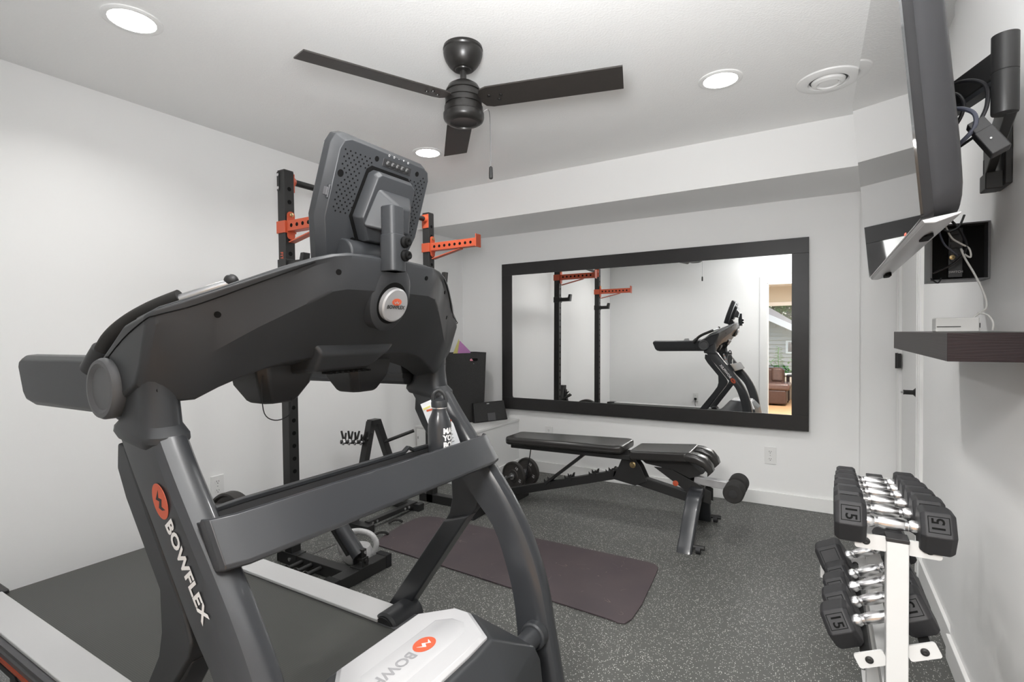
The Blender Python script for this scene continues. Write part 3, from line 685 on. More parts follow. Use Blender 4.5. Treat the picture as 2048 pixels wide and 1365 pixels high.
MB().obox(sp(-.146, .108, -.002), (sl, su, sn), (.013, .017, .005)).build('port_shroud', 'plastic', TM, bevel=.004)
def mring(k, n, cy=.098):
    o_ = [(-.060, .078), (-.048, .088), (.066, .088), (.080, .078), (.086, -.02), (.060, -.085), (-.045, -.085), (-.080, -.03)]
    return [sp(.0+a*k, cy+b_*k, n) for a, b_ in o_]
MB().loft([mring(1.10, .002), mring(1.10, .006)]).build('mount_gap', 'plastic_deep', TM)
MB().loft([mring(1.0, .004), mring(1.0, .026), mring(.92, .038)]).build('mount_box', 'plastic', TM, bevel=.003)
MB().loft([[sp(-.050, .150, .034), sp(.070, .150, .034), sp(.078, .050, .034), sp(-.072, .050, .034)], [sp(-.006, .120, .078), sp(.034, .120, .078), sp(.042, .055, .086), sp(-.044, .055, .086)]]).build('mount_wedge', 'plastic', TM, bevel=.008, seg=3)
PX = -.885
MB().loft([[V(PX+p[0], YC-.028+p[1], z_) for p in rrect(.042, .046, .011)] for z_ in (1.400, 1.49, 1.497, 1.556)]).build('screen_post', 'plastic', TM, bevel=.003)
MB().loft([[V(PX+p[0], YC-.028+p[1], z_) for p in rrect(.048, .050, .012)] for z_ in (1.400, 1.488)]).build('post_sleeve', 'plastic', TM, bevel=.002)
for z_ in (1.470, 1.438):
    MB().lathe([(.014, 0), (.014, .006), (.010, .010), (.010, .016), (.006, .017), (.0, .013)], (PX+.023, YC-.014, z_), X, 16).build('bolt', 'plastic_deep', TM)
MB().cyl(sp(-.100, -.028, .018), sp(.07, -.028, .018), .040, n=28).build('screen_roll', 'plastic', TM, bevel=.006)
MB().obox(sp(-.045, -.040, .0580), (sl, su, sn), (.022, .008, .0005)).build('serial_label', 'paper', TM)
b = MB()
for k in range(9): b.obox(sp(-.047+k*.0035, -.039, .0587), (sl, su, sn), (.0007+.0006*(k % 2), .004, .0003))
b.build('barcode', 'print_dark', TM, kind='stuff')

# water bottle and the instruction card standing in the tray
BX, BY = -.972, 1.205
t = thing('water_bottle', (BX, BY, .846), 'matt black water bottle with white block lettering, in the treadmill tray', 'bottle')
MB().lathe([(.030, 0), (.0345, .004), (.0350, .02), (.0350, .125), (.032, .150), (.024, .168), (.0215, .176), (.0215, .186)], (BX, BY, .846), Z, 36).build('bottle_body', 'paint', t)
MB().lathe([(.0225, .183), (.0225, .186)], (BX, BY, .846), Z, 30).build('neck_ring', 'chrome', t)
MB().lathe([(.0240, .187), (.0245, .20), (.0225, .206), (.012, .210), (.0, .210)], (BX, BY, .846), Z, 30).build('cap', 'plastic', t)
MB().tube([(BX-.014, BY-.010, 1.045), (BX-.012, BY-.012, 1.072), (BX, BY, 1.082), (BX+.014, BY+.008, 1.068), (BX+.016, BY+.010, 1.045)], .0065, 10, 5).build('carry_loop', 'plastic', t)
for k, line in enumerate(('MAK', 'YOU', 'BOD', 'YOU', 'MAC')):
    m_ = text_mb(line, (0, 0, 0), X, Y, .022, 0, .0012, 1.0)
    mb = MB(); vs = []
    for v in m_.v:
        a = -.60 + v[0]/.0352; vs.append((BX+.0354*math.cos(a-.0), BY+.0354*math.sin(a-.0), .846+.118-k*.0205+v[1]))
    mb.add(vs, m_.f); build_flat(mb, 'bottle_lettering', 'print_white', t)
t = thing('instruction_card', (-.985, 1.285, .846), 'white printed instruction sheet with orange bands behind the black bottle', 'card')
cd = V(.10, .20, 0).normalized(); cu2 = V(-.25, 0, .97).normalized(); cn = cd.cross(cu2).normalized()
def cp(a, b_, n=0): return V(-.990, 1.245, .85)+cd*a+cu2*b_+cn*n
pl = [(0, 0), (.075, .02), (.060, .12), (.015, .205), (-.035, .190)]
MB().loft([[cp(a, b_) for a, b_ in pl], [cp(a, b_, .0012) for a, b_ in pl]]).build('sheet', 'paper', t, flat=True)
for a0, a1, bb, m_ in ((-.02, .035, .165, 'logo_orange'), (-.01, .055, .120, 'logo_orange'), (-.03, -.005, .17, 'yellow')):
    MB().loft([[cp(a0, bb, -.001), cp(a1, bb+.008, -.001), cp(a1, bb+.014, -.001), cp(a0, bb+.006, -.001)], [cp(a0, bb, .0022), cp(a1, bb+.008, .0022), cp(a1, bb+.014, .0022), cp(a0, bb+.006, .0022)]]).build('printed_band', m_, t, flat=True)
b = MB()
for k in range(9):
    bb = .02+k*.011
    b.loft([[cp(.0, bb, -.001), cp(.05, bb+.012, -.001), cp(.05, bb+.0135, -.001), cp(.0, bb+.0015, -.001)], [cp(.0, bb, .0022), cp(.05, bb+.012, .0022), cp(.05, bb+.0135, .0022), cp(.0, bb+.0015, .0022)]])
b.build('printed_lines', 'print_dark', t, flat=True, kind='stuff')

# ================================================================ SQUAT RACK
RX = -2.49; RY1, RY2 = 1.80, 2.985; RH = 2.135; TW = .060
rk = thing('squat_rack', (RX, 2.39, 0), 'black two-post squat rack with orange spotter arms', 'rack')
ho = MB()
for ry in (RY1, RY2):
    p = MB().box(RX-TW/2, RX+TW/2, ry-TW/2, ry+TW/2, .0, RH).build('post', 'metal_black', rk, bevel=.003)
    h = MB()
    for k in range(26):
        z_ = .30+k*.0695
        h.cyl((RX+TW/2-.001, ry, z_), (RX+TW/2+.0012, ry, z_), .0115, n=14)
    h.build('post_holes', 'plastic_deep', p, kind='stuff')
    MB().box(RX-TW/2+.002, RX+TW/2-.002, ry-TW/2+.002, ry+TW/2-.002, RH, RH+.004).build('post_cap', 'plastic_dark', rk)
    # foot beam and cross foot
    fx = RX+.44
    MB().box(RX-.10, fx, ry-TW/2, ry+TW/2, .0, .062).build('foot_beam', 'metal_black', rk, bevel=.003)
MB().box(RX-.0, RX+.008, RY1-.05, RY2+.05, .0, .001).build('floor_stay', 'metal_black', rk)
MB().box(-2.06, -1.99, 1.665, 2.02, .0, .064).build('cross_foot', 'metal_black', rk, bevel=.003)
for yy in (1.655, 2.0):
    b = MB().box(-2.064, -1.986, yy, yy+.04, -.0, .068); b.build('foot_cap', 'rubber', rk, bevel=.004)
MB().box(-2.06, -1.99, 2.83, 3.14, .0, .064).build('cross_foot', 'metal_black', rk, bevel=.003)
MB().box(-2.064, -1.986, 2.80, 2.845, .0, .068).build('foot_cap', 'rubber', rk, bevel=.004)
MB().box(-2.56, -2.42, RY1-.034, RY1+.034, .0, .066).build('base_sleeve', 'metal_black', rk, bevel=.003)
MB().cyl((-2.47, RY1-.034, .035), (-2.47, RY1-.040, .035), .010, n=14).build('bolt', 'chrome', rk)
for px_ in (-2.375, -2.30, -2.225):
    MB().lathe([(.012, 0), (.012, .085), (.020, .086), (.020, .092), (.0, .093)], (px_, RY1-.03, .040), (0, -1, 0), 20).build('band_peg', 'metal_black', rk)
for y_a, y_b in ((1.655, 1.695), (2.0, 2.04), (2.80, 2.845)):
    b = MB()
    for k in range(5):
        yy = y_a+.005+k*(y_b-y_a-.01)/4; b.box(-2.0655, -1.9845, yy-.0012, yy+.0012, .002, .0695)
    b.build('cap_ribs', 'rubber', rk)
# pull-up bar
MB().cyl((RX, RY1+TW/2, 2.09), (RX, RY2-TW/2, 2.09), .0175, n=24).build('pull_up_bar', 'metal_black', rk)
for ry, s in ((RY1+TW/2, 1), (RY2-TW/2, -1)):
    f = MB(); f.box(RX-.03, RX+.03, min(ry, ry+s*.005), max(ry, ry+s*.005), 2.025, 2.125); f.lathe([(.030, 0), (.028, .006), (.022, .02), (.0, .022)], (RX, ry+s*.004, 2.09), (0, s, 0), 20)
    f.build('bar_flange', 'orange', rk, bevel=.001, label='orange bar flange')
b = MB()
for z_ in (2.045, 2.115): b.cyl((RX-.02, RY1-TW/2-.004, z_), (RX-.02, RY1-TW/2, z_), .008, n=12)
b.build('bolt_heads', 'chrome', rk)
MB().box(RX-.028, RX-.010, RY1-TW/2-.003, RY1-TW/2, 2.03, 2.13).build('bolt_plate', 'metal_black', rk)
# spotter arms
def spotter(ry, z_):
    col = MB(); col.box(RX-TW/2-.006, RX+TW/2+.006, ry-TW/2-.006, ry+TW/2+.006, z_-.035, z_+.030)
    a = col.build('spotter_collar', 'orange', rk, bevel=.002, label='orange collar')
    fp = MB(); fp.prism(rrect(.045, .150, .02, 4, 0, .0), (RX+TW/2+.006, ry, z_+.005), Y, Z, X, .006); fp.build('collar_plate', 'orange', rk)
    x0, x1 = RX+TW/2+.010, RX+.44
    ar = MB(); ar.box(x0, x1, ry-.025, ry+.025, z_-.028, z_+.028)
    arm = ar.build('spotter_arm', 'orange', rk, bevel=.002, label='orange perforated spotter arm')
    h = MB()
    for k in range(8):
        xx = x0+.035+k*.046; h.cyl((xx, ry-.0256, z_), (xx, ry+.0256, z_), .0105, n=14)
    h.build('arm_holes', 'plastic_deep', arm, kind='stuff')
    MB().box(x1, x1+.008, ry-.03, ry+.03, z_-.035, z_+.055).build('arm_stop', 'orange', rk, bevel=.002)
    MB().beam((x0+.005, ry, z_-.085), (x0+.26, ry, z_-.032), .040, .006, (0, 1, 0)).build('arm_strut', 'orange', rk)
    MB().lathe([(.011, 0), (.011, .006), (.004, .010), (.0, .010)], (RX+TW/2+.012, ry, z_+.062), X, 14).build('bolt', 'brass', rk)
spotter(RY1, 1.835); spotter(RY2, 1.885)
def jhook(ry, z_):
    j = MB(); j.box(RX-TW/2-.005, RX+TW/2+.005, ry-TW/2-.005, ry+TW/2+.005, z_-.03, z_+.03)
    j.prism([(.03, -.02), (.03, .02), (.13, .02), (.14, .055), (.165, .055), (.155, -.02)], (RX, ry-.022, z_), X, Z, Y, .044)
    j.build('bar_hook', 'metal_black', rk, bevel=.003)
jhook(RY1, 1.63); jhook(RY2, 1.64)
build_flat(text_mb('FITNESS', (RX-.002, RY1-TW/2-.0006, 1.70), (0, 0, -1), (1, 0, 0), .032, .0004, .0004), 'post_lettering', 'logo_orange', rk)

# landmine sleeve lying in its bracket on the rack foot
t = thing('landmine_attachment', (-2.03, 1.88, .064), 'tilted black bar sleeve hinged on a bracket atop the rack foot', 'gym attachment')
b = MB(); b.box(-2.06, -1.985, 1.815, 1.895, .064, .070); b.box(-2.06, -2.052, 1.835, 1.875, .068, .115); b.box(-1.995, -1.987, 1.835, 1.875, .068, .115)
b.build('bracket', 'metal_black', t, bevel=.002)
MB().cyl((-2.075, 1.855, .098), (-1.975, 1.855, .098), .010).build('hinge_pin', 'metal_black', t)
MB().cyl((-2.078, 1.855, .098), (-2.074, 1.855, .098), .008).build('bolt', 'chrome', t)
MB().cyl((-2.035, 1.86, .110), (-2.245, 1.865, .300), .037, n=32).build('sleeve', 'paint', t, bevel=.003)
MB().beam((-2.085, 1.83, .115), (-2.275, 1.835, .290), .020, .012).build('guide_plate', 'metal_black', t)
MB().box(-2.045, -2.005, 1.85, 1.88, .10, .15).build('clamp_block', 'metal_black', t, bevel=.003)
MB().cyl((-2.003, 1.865, .135), (-1.997, 1.865, .135), .008).build('clamp_bolt', 'chrome', t)

# kettlebells
def kettlebell(c, r, label, m_='kettle', rot=0, hh=.115):
    t = thing('kettlebell', c, label, 'kettlebell')
    x, y, z_ = c
    MB().lathe([(r*.62, 0), (r*.85, r*.15), (r, r*.8), (r*.92, r*1.35), (r*.6, r*1.72), (.0, r*1.78)], c, Z, 28).build('bell', m_, t)
    dx, dy = math.cos(rot), math.sin(rot); w = r*.72
    P = [(x-dx*w*.8, y-dy*w*.8, z_+r*1.3), (x-dx*w*1.05, y-dy*w*1.05, z_+r*1.9), (x-dx*w*.8, y-dy*w*.8, z_+r*2.5), (x, y, z_+r*2.7), (x+dx*w*.8, y+dy*w*.8, z_+r*2.5), (x+dx*w*1.05, y+dy*w*1.05, z_+r*1.9), (x+dx*w*.8, y+dy*w*.8, z_+r*1.3)]
    MB().tube(P, .014, 12, 5).build('handle', m_, t)
    return t
# grey strap handle of the kettlebell standing behind the landmine
kb = thing('kettlebell', (-2.19, 1.99, 0), 'pale grey kettlebell with big looped handle behind the landmine sleeve', 'kettlebell')
MB().lathe([(.060, 0), (.078, .02), (.082, .05), (.066, .085), (.0, .10)], (-2.19, 1.99, 0), Z, 30).build('bell', 'kettle', kb)
MB().tube([(-2.262, 1.945, .04), (-2.280, 1.94, .10), (-2.250, 1.955, .150), (-2.19, 1.99, .168), (-2.13, 2.025, .150), (-2.10, 2.04, .10), (-2.118, 2.035, .04)], .015, 12, 6).build('handle', 'kettle', kb)

kettlebell((-2.125, 2.865, 0), .050, 'grey and black kettlebell half hidden behind the right treadmill upright')
# ================================================================ WEIGHT TREE
t = thing('weight_tree', (-2.55, 2.50, 0), 'black A-frame weight tree with plate pegs beside the rack', 'weight rack')
ap_ = V(-2.63, 2.55, .645)
MB().beam((-2.60, 2.33, .03), (-2.636, 2.53, .655), .050, .045, (1, 0, 0)).build('frame_leg', 'metal_black', t, bevel=.003)
MB().beam((-2.60, 2.80, .03), (-2.630, 2.575, .655), .050, .045, (1, 0, 0)).build('frame_leg', 'metal_black', t, bevel=.003)
MB().box(-2.66, -2.60, 2.515, 2.59, .635, .668).build('apex_plate', 'metal_black', t, bevel=.002)
for yy in (2.305, 2.78):
    MB().box(-2.72, -2.42, yy-.025, yy+.035, .0, .05).build('foot', 'metal_black', t, bevel=.004)
MB().box(-2.50, -2.46, 2.33, 2.79, .03, .06).build('base_stretcher', 'metal_black', t, bevel=.002)
for yy in (2.36, 2.40, 2.66, 2.70):
    MB().cyl((-2.462, yy, .045), (-2.456, yy, .045), .009).build('bolt', 'chrome', t)
MB().cyl((-2.61, 2.62, .50), (-2.44, 2.74, .575), .012, n=16).build('plate_peg', 'metal_black', t)
MB().cyl((-2.62, 2.51, .52), (-2.71, 2.33, .545), .013, n=16).build('plate_peg', 'metal_black', t)
# spring collars threaded on the left peg
for k in range(5):
    f = .12+k*.19
    c = V(-2.62, 2.51, .52).lerp(V(-2.71, 2.33, .545), f); d_ = (V(-2.71, 2.33, .545)-V(-2.62, 2.51, .52)).normalized()
    tt = thing('spring_collar', c, ['spring collar on the tree peg, closest to the frame leg', 'spring collar on the tree peg, second from the frame leg', 'spring collar in the middle of the row on the tree peg', 'spring collar on the tree peg, second from the tip', 'spring collar at the very tip of the tree peg'][k], 'barbell collar', 'spring collars on the tree peg')
    x_, y_, _ = frame(d_)
    MB().tube([c+x_*.019*math.cos(a)+y_*.019*math.sin(a)+d_*(.0022*a/PI) for a in [i*PI/5 for i in range(31)]], .0028, 6, 0).build('coil', 'chrome', tt)
    for sgn, a in ((1, .5+k*.35), (-1, 1.2+k*.30)):
        dr = x_*math.cos(a)*.45+Z*.9*math.sin(abs(a)) if False else (x_*math.cos(a)+y_*math.sin(a))
        if dr.z < 0: dr = -dr
        p0 = c+dr*.018+d_*.006*sgn
        MB().cyl(p0, p0+dr*.055+d_*.014*sgn, .0075, .0065, 10).build('grip', 'grip', tt)
# weight plates by the rack's near post
for k, (px_, py_, r_) in enumerate(((-2.715, 1.600, .205), (-2.740, 1.535, .180))):
    lb = ['large black bumper plate standing by the rack\'s near post', 'smaller black bumper plate standing in front of the larger one by the left wall'][k]
    t = thing('weight_plate', (px_, py_, r_), lb, 'weight plate', 'plates by the left wall')
    MB().lathe([(.03, -.026), (r_*.55, -.026), (r_*.60, -.018), (r_*.88, -.018), (r_*.93, -.030), (r_*.985, -.030), (r_, -.020), (r_*.992, 0), (r_, .020), (r_*.985, .030), (r_*.93, .030), (r_*.88, .018), (r_*.6, .018), (r_*.55, .026), (.03, .026)], (px_, py_, r_+.001), (0, 1, 0), 56).build('plate_disc', 'plate', t)
    MB().lathe([(.034, -.028), (.034, .028)], (px_, py_, r_+.001), (0, 1, 0), 24).build('hub', 'steel', t)

# ================================================================ CABINET, BIN, SPEAKER DOCK
t = thing('low_cabinet', (-2.69, 3.75, 0), 'low white boxed-in ledge below the mirror\'s left end', 'cabinet')
MB().box(XL+.001, -2.385, 3.405, D-.001, 0, .445).build('cabinet_body', 'wall', t)
MB().box(XL+.001, -2.375, 3.395, D-.001, .445, .463).build('cabinet_top', 'trim', t, bevel=.002)
MB().box(-2.99, -2.45, 3.391, 3.405, .03, .435).build('access_door', 'trim', t, bevel=.001)
MB().box(-2.975, -2.968, 3.386, 3.392, .35, .37).build('door_latch', 'steel', t)
MB().box(-2.385, -2.373, 3.41, D-.02, 0, .095).build('skirting', 'trim', t, bevel=.002)
# felt bin
t = thing('felt_bin', (-2.72, 3.65, .463), 'tall black felt storage bin with cut-out handle on the white ledge', 'storage bin')
bu_, bv_ = V(.5, .866, 0), V(-.866, .5, 0); BC = V(-2.785, 3.765, 0)
def bring(z_, k, dy=0): return [BC+bu_*p[0]+bv_*p[1]+Z*z_ for p in rrect(.41*k, .29*k, .05*k, 5)]
BZ = 1.078
MB().loft([bring(.463, .86), bring(.5, .87), bring(BZ-.02, .99), bring(BZ, 1.0), bring(BZ, .975), bring(BZ-.02, .965), bring(.50, .84)]).build('bin_body', 'felt', t)
fc = BC-bv_*(.145*.985)+bu_*.06
MB().prism(rrect(.080, .024, .010), fc+bv_*.003+Z*(BZ-.060), bu_, Z, -bv_, .006).build('handle_slot', 'plastic_deep', t)
MB().prism([(-.036, -.008), (-.036, .004), (-.028, .009), (-.018, .010), (-.006, -.010), (-.030, -.010)], fc-bv_*.003+Z*(BZ-.060), bu_, Z, -bv_, .001).build('slot_lining', 'pink', t, label='pink card showing in the handle slot')
MB().cyl(fc+Z*(BZ-.095), fc-bv_*.003+Z*(BZ-.095), .004, n=10).build('rivet', 'steel', t)
yo_ = BC-bu_*.045
tag(MB().prism([(-.09, -.15), (.055, -.15), (.055, .01), (.030, .125)], yo_+Z*BZ, bu_, Z, bv_, .004).build('folded_card', 'yellow'), 'yellow card corner sticking out of the black felt bin', 'card')
tag(MB().prism([(-.03, -.15), (.17, -.15), (.12, .01), (.02, .108)], yo_-bv_*.02+Z*BZ+bu_*.01, bu_, Z, bv_, .004).build('folded_card', 'purple'), 'purple card corner sticking out of the black felt bin', 'card')
# speaker dock / black angled box
ud = V(.148, .31, 0).normalized(); un = V(ud.y, -ud.x, 0); us = (V(0, 0, 1)-un*.22).normalized(); uf = ud.cross(us).normalized()
t = thing('speaker_dock', (-2.56, 3.84, .463), 'slanted black speaker dock leaning on the ledge beside the bin', 'speaker')
so = V(-2.590, 3.70, .466)
def sp2(a, b_, n=0): return so+ud*a+us*b_+uf*n
MB().loft([[sp2(0, 0), sp2(.34, 0), sp2(.325, .175), sp2(.005, .175)], [sp2(0, 0, -.05), sp2(.34, 0, -.05), sp2(.325, .175, -.025), sp2(.005, .175, -.025)]]).build('speaker_body', 'plastic_dark', t, bevel=.004)
MB().loft([[sp2(.010, .008, .0), sp2(.33, .008, .0), sp2(.318, .165, .0), sp2(.014, .165, .0)], [sp2(.012, .010, .003), sp2(.328, .010, .003), sp2(.316, .163, .003), sp2(.016, .163, .003)]]).build('grille', 'felt', t)
MB().obox(sp2(.17, .040, .006), (ud, us, uf), (.040, .034, .004)).build('dock_tray', 'rail_side', t, bevel=.002)
MB().obox(sp2(.15, .158, .004), (ud, us, uf), (.012, .004, .001)).build('maker_mark', 'print_grey', t)

# ================================================================ BENCH
t = thing('weight_bench', (-1.2, 3.28, 0), 'black padded adjustable weight bench with foam rollers in front of the mirror', 'bench')
yc = 3.27
def pad(x0, x1, z0, z1, hw0, hw1, th):
    rings = []
    for f in (0, .04, .94, 1):
        xx = x0+(x1-x0)*f; zz = z0+(z1-z0)*f; w = hw0+(hw1-hw0)*f
        if f in (0, 1): w -= .022
        rings.append([V(xx, yc-w, zz-th), V(xx, yc+w, zz-th), V(xx, yc+w, zz), V(xx, yc-w, zz)])
    return MB().loft(rings)
pad(-1.955, -1.075, .505, .530, .128, .148, .056).build('back_pad', 'vinyl', t, bevel=.020, seg=5)
MB().tube([(-1.93, yc-.129, .472), (-1.12, yc-.149, .493)], .0016, 6, 0).build('pad_piping', 'vinyl', t)
MB().beam((-1.92, yc, .437), (-1.04, yc, .448), .17, .030, (0, 1, 0)).build('back_pad_frame', 'metal_black', t, bevel=.004)
# seat pad with a notch toward the rollers: body + two lobes
pad(-1.035, -.66, .505, .533, .135, .150, .058).build('seat_pad', 'vinyl', t, bevel=.020, seg=5)
for s in (-1, 1):
    rr = []
    for i, (xx, zz, kk) in enumerate(((-.76, .500, .8), (-.70, .503, .97), (-.63, .498, .99), (-.580, .478, .99), (-.552, .445, .95), (-.548, .418, .8))):
        rr.append([V(xx+p[1]*(.0 if i < 3 else .6*(i-2)/3), yc+s*.100+p[0]*kk, zz+p[1]*kk*(1 if i < 4 else .8)) for p in rrect(.100, .058, .024, 4)])
    MB().loft(rr).build('seat_lobe', 'vinyl', t)
MB().prism([(-.98, .440), (-.68, .452), (-.60, .395), (-.68, .355), (-.78, .395), (-.95, .415)], (0, yc-.045, 0), X, Z, Y, .09).build('seat_bracket', 'metal_black', t, bevel=.003)
# spine: rear rail rising to the hinge, then down to the front leg
MB().beam((-1.97, yc, .075), (-1.14, yc, .315), .050, .055, (0, 1, 0)).build('rear_rail', 'metal_black', t, bevel=.004)
MB().beam((-1.17, yc, .325), (-.70, yc, .235), .050, .060, (0, 1, 0)).build('front_rail', 'metal_black', t, bevel=.004)
for s in (-1, 1):
    MB().prism([(-1.17, .285), (-1.02, .262), (-.945, .300), (-.985, .385), (-1.03, .445), (-1.10, .445), (-1.13, .375)], (0, yc+s*.034-.003, 0), X, Z, Y, .006).build('hinge_plate', 'metal_black', t, bevel=.001)
    MB().prism([(-.90, .400), (-.80, .400), (-.64, .330), (-.56, .290), (-.56, .215), (-.66, .235), (-.72, .285)], (0, yc+s*.038-.003, 0), X, Z, Y, .006).build('leg_plate', 'metal_black', t, bevel=.001)
MB().lathe([(.020, 0), (.020, .006), (.013, .010), (.013, .018), (.0, .019)], (-1.035, yc-.037, .395), (0, -1, 0), 20).build('hinge_bolt', 'brass', t)
MB().lathe([(.017, 0), (.017, .004), (.0, .006)], (-.765, yc-.042, .315), (0, -1, 0), 20).build('bolt_cover', 'orange', t, label='orange bolt cover')
for xx, zz in ((-1.66, .190), (-1.50, .235), (-1.32, .285), (-1.20, .315)):
    for s in (-1, 1):
        MB().prism([(-.022, -.015), (.024, -.015), (.032, .040), (.022, .038), (.008, .014), (-.010, .014), (-.022, .026)], (xx, yc+s*.028-.003, zz), X, Z, Y, .006).build('notch_hook', 'metal_black', t)
MB().beam((-1.67, yc, .185), (-1.37, yc, .430), .085, .018, (0, 1, 0)).build('support_strut', 'metal_black', t, bevel=.003)
MB().box(-1.985, -1.925, 2.98, 3.46, .0, .055).build('rear_foot', 'metal_black', t, bevel=.006)
MB().box(-1.990, -1.920, 2.95, 2.99, .0, .06).build('foot_cap', 'rubber', t, bevel=.006)
# front leg: an arch across the bench
arch = [(-.660, 2.985, .0), (-.655, 3.03, .07), (-.645, 3.10, .20), (-.640, 3.16, .265), (-.640, 3.27, .285), (-.640, 3.38, .265), (-.645, 3.44, .20), (-.655, 3.53, .07), (-.660, 3.57, .0)]
P = catmull([V(*p) for p in arch], 5)
rg = []
for i, p in enumerate(P):
    d = (P[min(i+1, len(P)-1)]-P[max(i-1, 0)]).normalized(); nn_ = V(0, -d.z, d.y)
    if i in (0, len(P)-1): nn_ = V(0, -1 if i == 0 else 1, 0)
    rg.append([p+X*a[0]+nn_*a[1] for a in rrect(.085, .050, .012, 3)])
MB().loft(rg).build('front_leg', 'paint', t)
for yy in (3.0, 3.555):
    MB().cyl((-.615, yy, .035), (-.555, yy, .035), .013).build('wheel_axle', 'metal_black', t)
    MB().cyl((-.60, yy-.0, .022), (-.575, yy, .022), .022, n=24).build('transport_wheel', 'rubber', t)
MB().beam((-.66, yc, .345), (-.44, yc, .330), .048, .046, (0, 1, 0)).build('leg_tube', 'silver', t, bevel=.003, label='silver grey extension tube')
MB().cyl((-.425, yc-.13, .325), (-.425, yc+.13, .325), .012).build('roller_rod', 'orange', t)
for s in (-1, 1):
    MB().lathe([(.03, .020), (.052, .021), (.056, .030), (.056, .130), (.050, .140), (.02, .141)], (-.425, yc, .325), (0, s, 0), 32).build('foam_roller', 'grip', t)
    MB().lathe([(.022, .139), (.022, .145), (.0, .146)], (-.425, yc, .325), (0, s, 0), 20).build('roller_cap', 'plastic_dark', t)
MB().tube([(-1.80, yc, .42), (-1.84, yc+.05, .33), (-1.90, yc+.12, .22), (-1.93, yc+.16, .12)], .004, 8, 5).build('tether', 'cable', t)

# loaded dumbbell (two 10 plates) behind the bench foot
t = thing('plate_dumbbell', (-1.98, 3.30, .11), 'short bar loaded with two black ten pound plates below the bench pad', 'weights')
ax = V(.18, .98, 0).normalized()
c0 = V(-2.07, 3.60, .118)
MB().cyl(c0-ax*.20, c0+ax*.14, .012, n=16).build('bar', 'steel', t)
for k, (dd, rr_) in enumerate(((-.095, .112), (.075, .112))):
    pc_ = c0+ax*dd
    pl_ = MB().lathe([(.015, -.014), (rr_*.42, -.014), (rr_*.45, -.010), (rr_*.86, -.010), (rr_*.90, -.016), (rr_*.98, -.016), (rr_, -.008), (rr_, .008), (rr_*.98, .016), (.015, .016)], pc_, ax, 48).build('plate', 'plate', t)
    sx_ = V(ax.y, -ax.x, 0)
    for a_ in (60, -20, 200):
        q = pc_-ax*.0105+(-sx_*-math.cos(R(a_))+Z*math.sin(R(a_)))*rr_*.66
        rd = (sx_*math.cos(R(a_))+Z*math.sin(R(a_))); td = rd.cross(-ax)
        build_flat(text_mb('10', q, td, rd, .030, .0010, .0002, 1, 1, 'CENTER'), 'plate_number', 'print_white', pl_)
for dd in (-.125, .035):
    MB().cyl(c0+ax*dd, c0+ax*(dd+.02), .026, n=20).build('collar', 'steel', t)
# hex dumbbell on the floor behind the upright
def hexprism(L, af, x0, chamf=.006):
    r = af/math.sqrt(3)
    def ring(x, k): return [V(x, r*k*math.cos(R(60*i)), r*k*math.sin(R(60*i))) for i in range(6)]
    return [ring(x0, .86), ring(x0+chamf, 1), ring(x0+L-chamf, 1), ring(x0+L, .86)]
def make_dumbbell(name, L, af, hl, num, label, cat='dumbbell', group=None):
    t = thing(name, (0, 0, 0), label, cat, group)
    for s in (-1, 1):
        x0 = L/2-hl if s > 0 else -L/2
        hd_ = MB().loft(hexprism(hl, af, x0, af*.10)).build('head', 'rubber', t, bevel=af*.03, seg=2)
        xc = x0+hl/2
        # number frame + number moulded into the facet facing up and forward
        n = V(0, -math.cos(R(30)), math.sin(R(30))); uu = V(0, math.sin(R(30)), math.cos(R(30))); cc = V(xc, 0, 0)+n*(af/2)
        fw_ = hl*.30; fh = af*.19
        b = MB()
        for q0, q1, q2, q3 in ((-fw_, -fh, fw_, -fh+.0015), (-fw_, fh-.0015, fw_, fh), (-fw_, -fh, -fw_+.0015, fh), (fw_-.0015, -fh, fw_, fh)):
            b.obox(cc+X*(q0+q2)/2+uu*(q1+q3)/2, (X, uu, n), ((q2-q0)/2, (q3-q1)/2, .0004))
        b.build('number_frame', 'rubber_print', hd_)
        if num: build_flat(text_mb(num, cc, uu*s, X*-s, af*.34, .0007, .0006, 1, 1, 'CENTER'), 'number', 'rubber_print', hd_)
    g = L/2-hl
    prof = [(.012, -g), (.013, -g+.003), (.011, -g+.010), (.0105, -g+.012)]
    prof = [(.0145, -g), (.0150, -g*.80), (.0115, -g*.66), (.0120, -g*.60), (.0120, -g*.54), (.0128, -g*.50), (.0150, -.012), (.0155, 0)]
    prof = prof+[(r_, -h_) for r_, h_ in reversed(prof[:-1])]
    MB().lathe(prof, (0, 0, 0), X, 20).build('handle', 'chrome', t)
    for q in (-g*.57, g*.57): MB().lathe([(.0125, q-.003), (.0125, q+.003)], (0, 0, 0), X, 20).build('handle_ring', 'steel', t)
    return t

